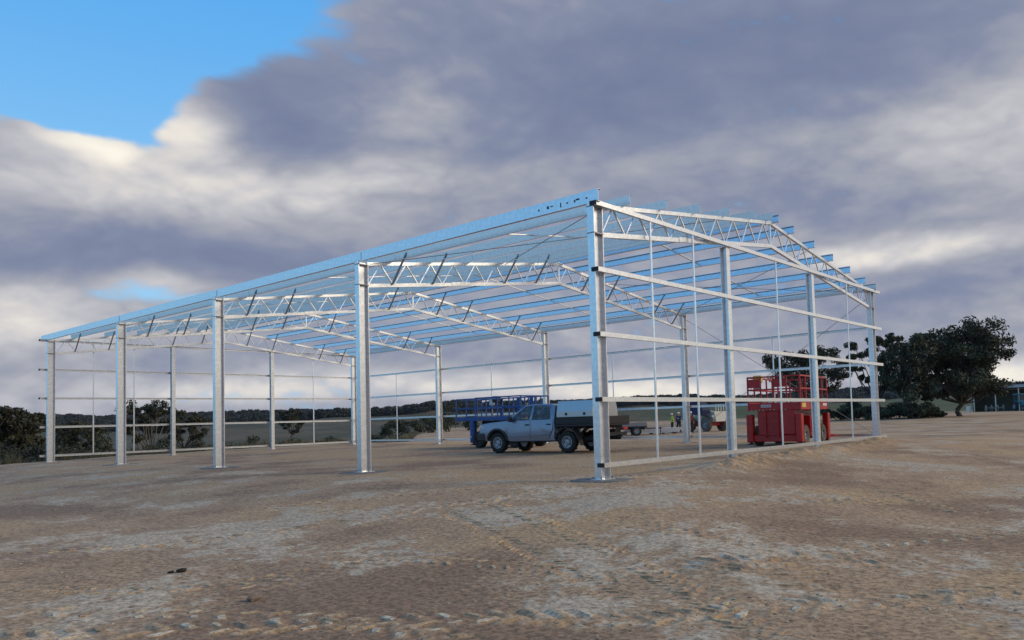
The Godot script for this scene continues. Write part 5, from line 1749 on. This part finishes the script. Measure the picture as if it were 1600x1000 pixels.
	for k in spots.size():
		var p: Vector3 = spots[k]
		p.y = gh(p.x, p.z) - 0.4
		var s := rng.randf_range(5.5, 10.0)
		mm.set_instance_transform(k, Transform3D(Basis(Vector3.UP, rng.randf() * TAU).scaled(Vector3(s * 1.15, s, s * 1.15)), p))
		mm.set_instance_color(k, Color(0.030, 0.038, 0.026) * rng.randf_range(0.7, 1.3))
	var o := MultiMeshInstance3D.new()
	o.multimesh = mm; o.name = "woodland"
	o.set_meta("kind", "stuff"); o.set_meta("label", "dark far off woodland along the ridges"); o.set_meta("category", "woodland")
	add_child(o)
	print("wood ", spots.size())
	# rough grass along the bank
	var gm := MultiMesh.new()
	gm.transform_format = MultiMesh.TRANSFORM_3D
	gm.use_colors = true
	var tuft := MB.new()
	tuft.colored = true
	for k in 14:
		var a := rng.randf() * TAU; var r := rng.randf() * 0.10
		var b := Vector3(cos(a) * r, 0, sin(a) * r); var tip := b * 2.4 + Vector3(0, rng.randf_range(0.16, 0.36), 0)
		var sd := Vector3(-sin(a), 0, cos(a)) * 0.012
		tuft.tri(b - sd, b + sd, tip)
	gm.mesh = tuft.mesh(M.leaf)
	var gs := []
	for k in 14000:
		var x := rng.randf_range(-16.0, 60.0)
		var z := edge_z(x) - 0.4 - pow(rng.randf(), 1.7) * 26.0
		if n_mid.get_noise_2d(x * 0.8, z * 0.8) > -0.15: gs.append(Vector3(x, gh(x, z) - 0.02, z))
	gm.instance_count = gs.size()
	for k in gs.size():
		var s := rng.randf_range(0.8, 1.9)
		gm.set_instance_transform(k, Transform3D(Basis(Vector3.UP, rng.randf() * TAU).scaled(Vector3.ONE * s), gs[k]))
		gm.set_instance_color(k, Color(0.06, 0.065, 0.028).lerp(Color(0.17, 0.145, 0.08), rng.randf()))
	o = MultiMeshInstance3D.new()
	o.multimesh = gm; o.name = "grass"
	o.set_meta("kind", "stuff"); o.set_meta("label", "rough grass tufts on the bank below the pad"); o.set_meta("category", "grass")
	add_child(o)

func _ready() -> void:
	# camera: the photograph's lens, shifted as the crop of the photograph implies
	var cam := Camera3D.new()
	cam.name = "camera"
	add_child(cam)
	cam.transform = Transform3D(Basis(RX, RY, RZ).orthonormalized(), CAM)
	cam.near = 0.1; cam.far = 4000.0
	cam.set_frustum(0.1 * 1000.0 / FOC, Vector2((800.0 - PPX) / FOC, (PPY - 500.0) / FOC) * 0.1, 0.1, 4000.0)
	cam.current = true
	var env := Environment.new()
	env.background_mode = Environment.BG_SKY
	var sky := Sky.new()
	sky.sky_material = make_sky()
	env.sky = sky
	env.background_energy_multiplier = 0.82
	env.tonemap_mode = Environment.TONE_MAPPER_LINEAR
	env.tonemap_exposure = 1.25
	env.sdfgi_enabled = true; env.ssao_enabled = true; env.ssil_enabled = true
	env.fog_enabled = true
	env.fog_density = 0.00005
	env.fog_light_color = Color(0.62, 0.68, 0.82)
	var we := WorldEnvironment.new()
	we.name = "environment"
	we.environment = env
	add_child(we)
	# low evening sun, softened by cloud, off to the right
	var sun := DirectionalLight3D.new()
	sun.name = "sun"
	add_child(sun)
	var to_sun := Vector3(0.62, 0.52, 0.78).normalized()
	sun.look_at_from_position(to_sun * 50.0, Vector3.ZERO)
	sun.light_energy = 0.5
	sun.light_color = Color(1.0, 0.93, 0.82)
	sun.light_angular_distance = 20.0
	sun.shadow_enabled = true
	print("sky ", Time.get_ticks_msec())
	n_big = FastNoiseLite.new(); n_big.seed = 1; n_big.frequency = 0.035; n_big.fractal_octaves = 4
	n_mid = FastNoiseLite.new(); n_mid.seed = 2; n_mid.frequency = 0.55; n_mid.fractal_octaves = 4
	n_fine = FastNoiseLite.new(); n_fine.seed = 3; n_fine.frequency = 3.0; n_fine.fractal_octaves = 4
	n_str = FastNoiseLite.new(); n_str.seed = 4; n_str.frequency = 0.32; n_str.fractal_octaves = 5; n_str.fractal_gain = 0.55
	make_materials()
	stamp_tracks()
	build_ground()
	build_frame()
	print("frame ", Time.get_ticks_msec())
	build_ute()
	build_red_lift()
	build_blue_lift()
	build_telehandler()
	build_steel_stacks()
	build_far_shed()
	var pw := on_level(1051, 676, 0.0)
	for q in [[1051.0, "person in yellow green work shirt and white hard hat near the telehandler", M.hi_vis, 0, 1.55], [1061.5, "person in navy work clothes and white hard hat facing the steel bundles", M.navy, 1, 1.62], [1080.0, "person in maroon shirt and white hard hat beside the telehandler wheel", M.maroon, 2, 1.64]]:
		var p := on_level(q[0], 676.0, 0.0)
		build_person(Vector3(p.x, gh(p.x, p.z), p.z), 2.4 + 0.7 * q[3], q[4], q[1], q[2], q[3])
	print("people ", Time.get_ticks_msec())
	build_vegetation()
	build_ridges()
	build_stones()
	print("done ", Time.get_ticks_msec())
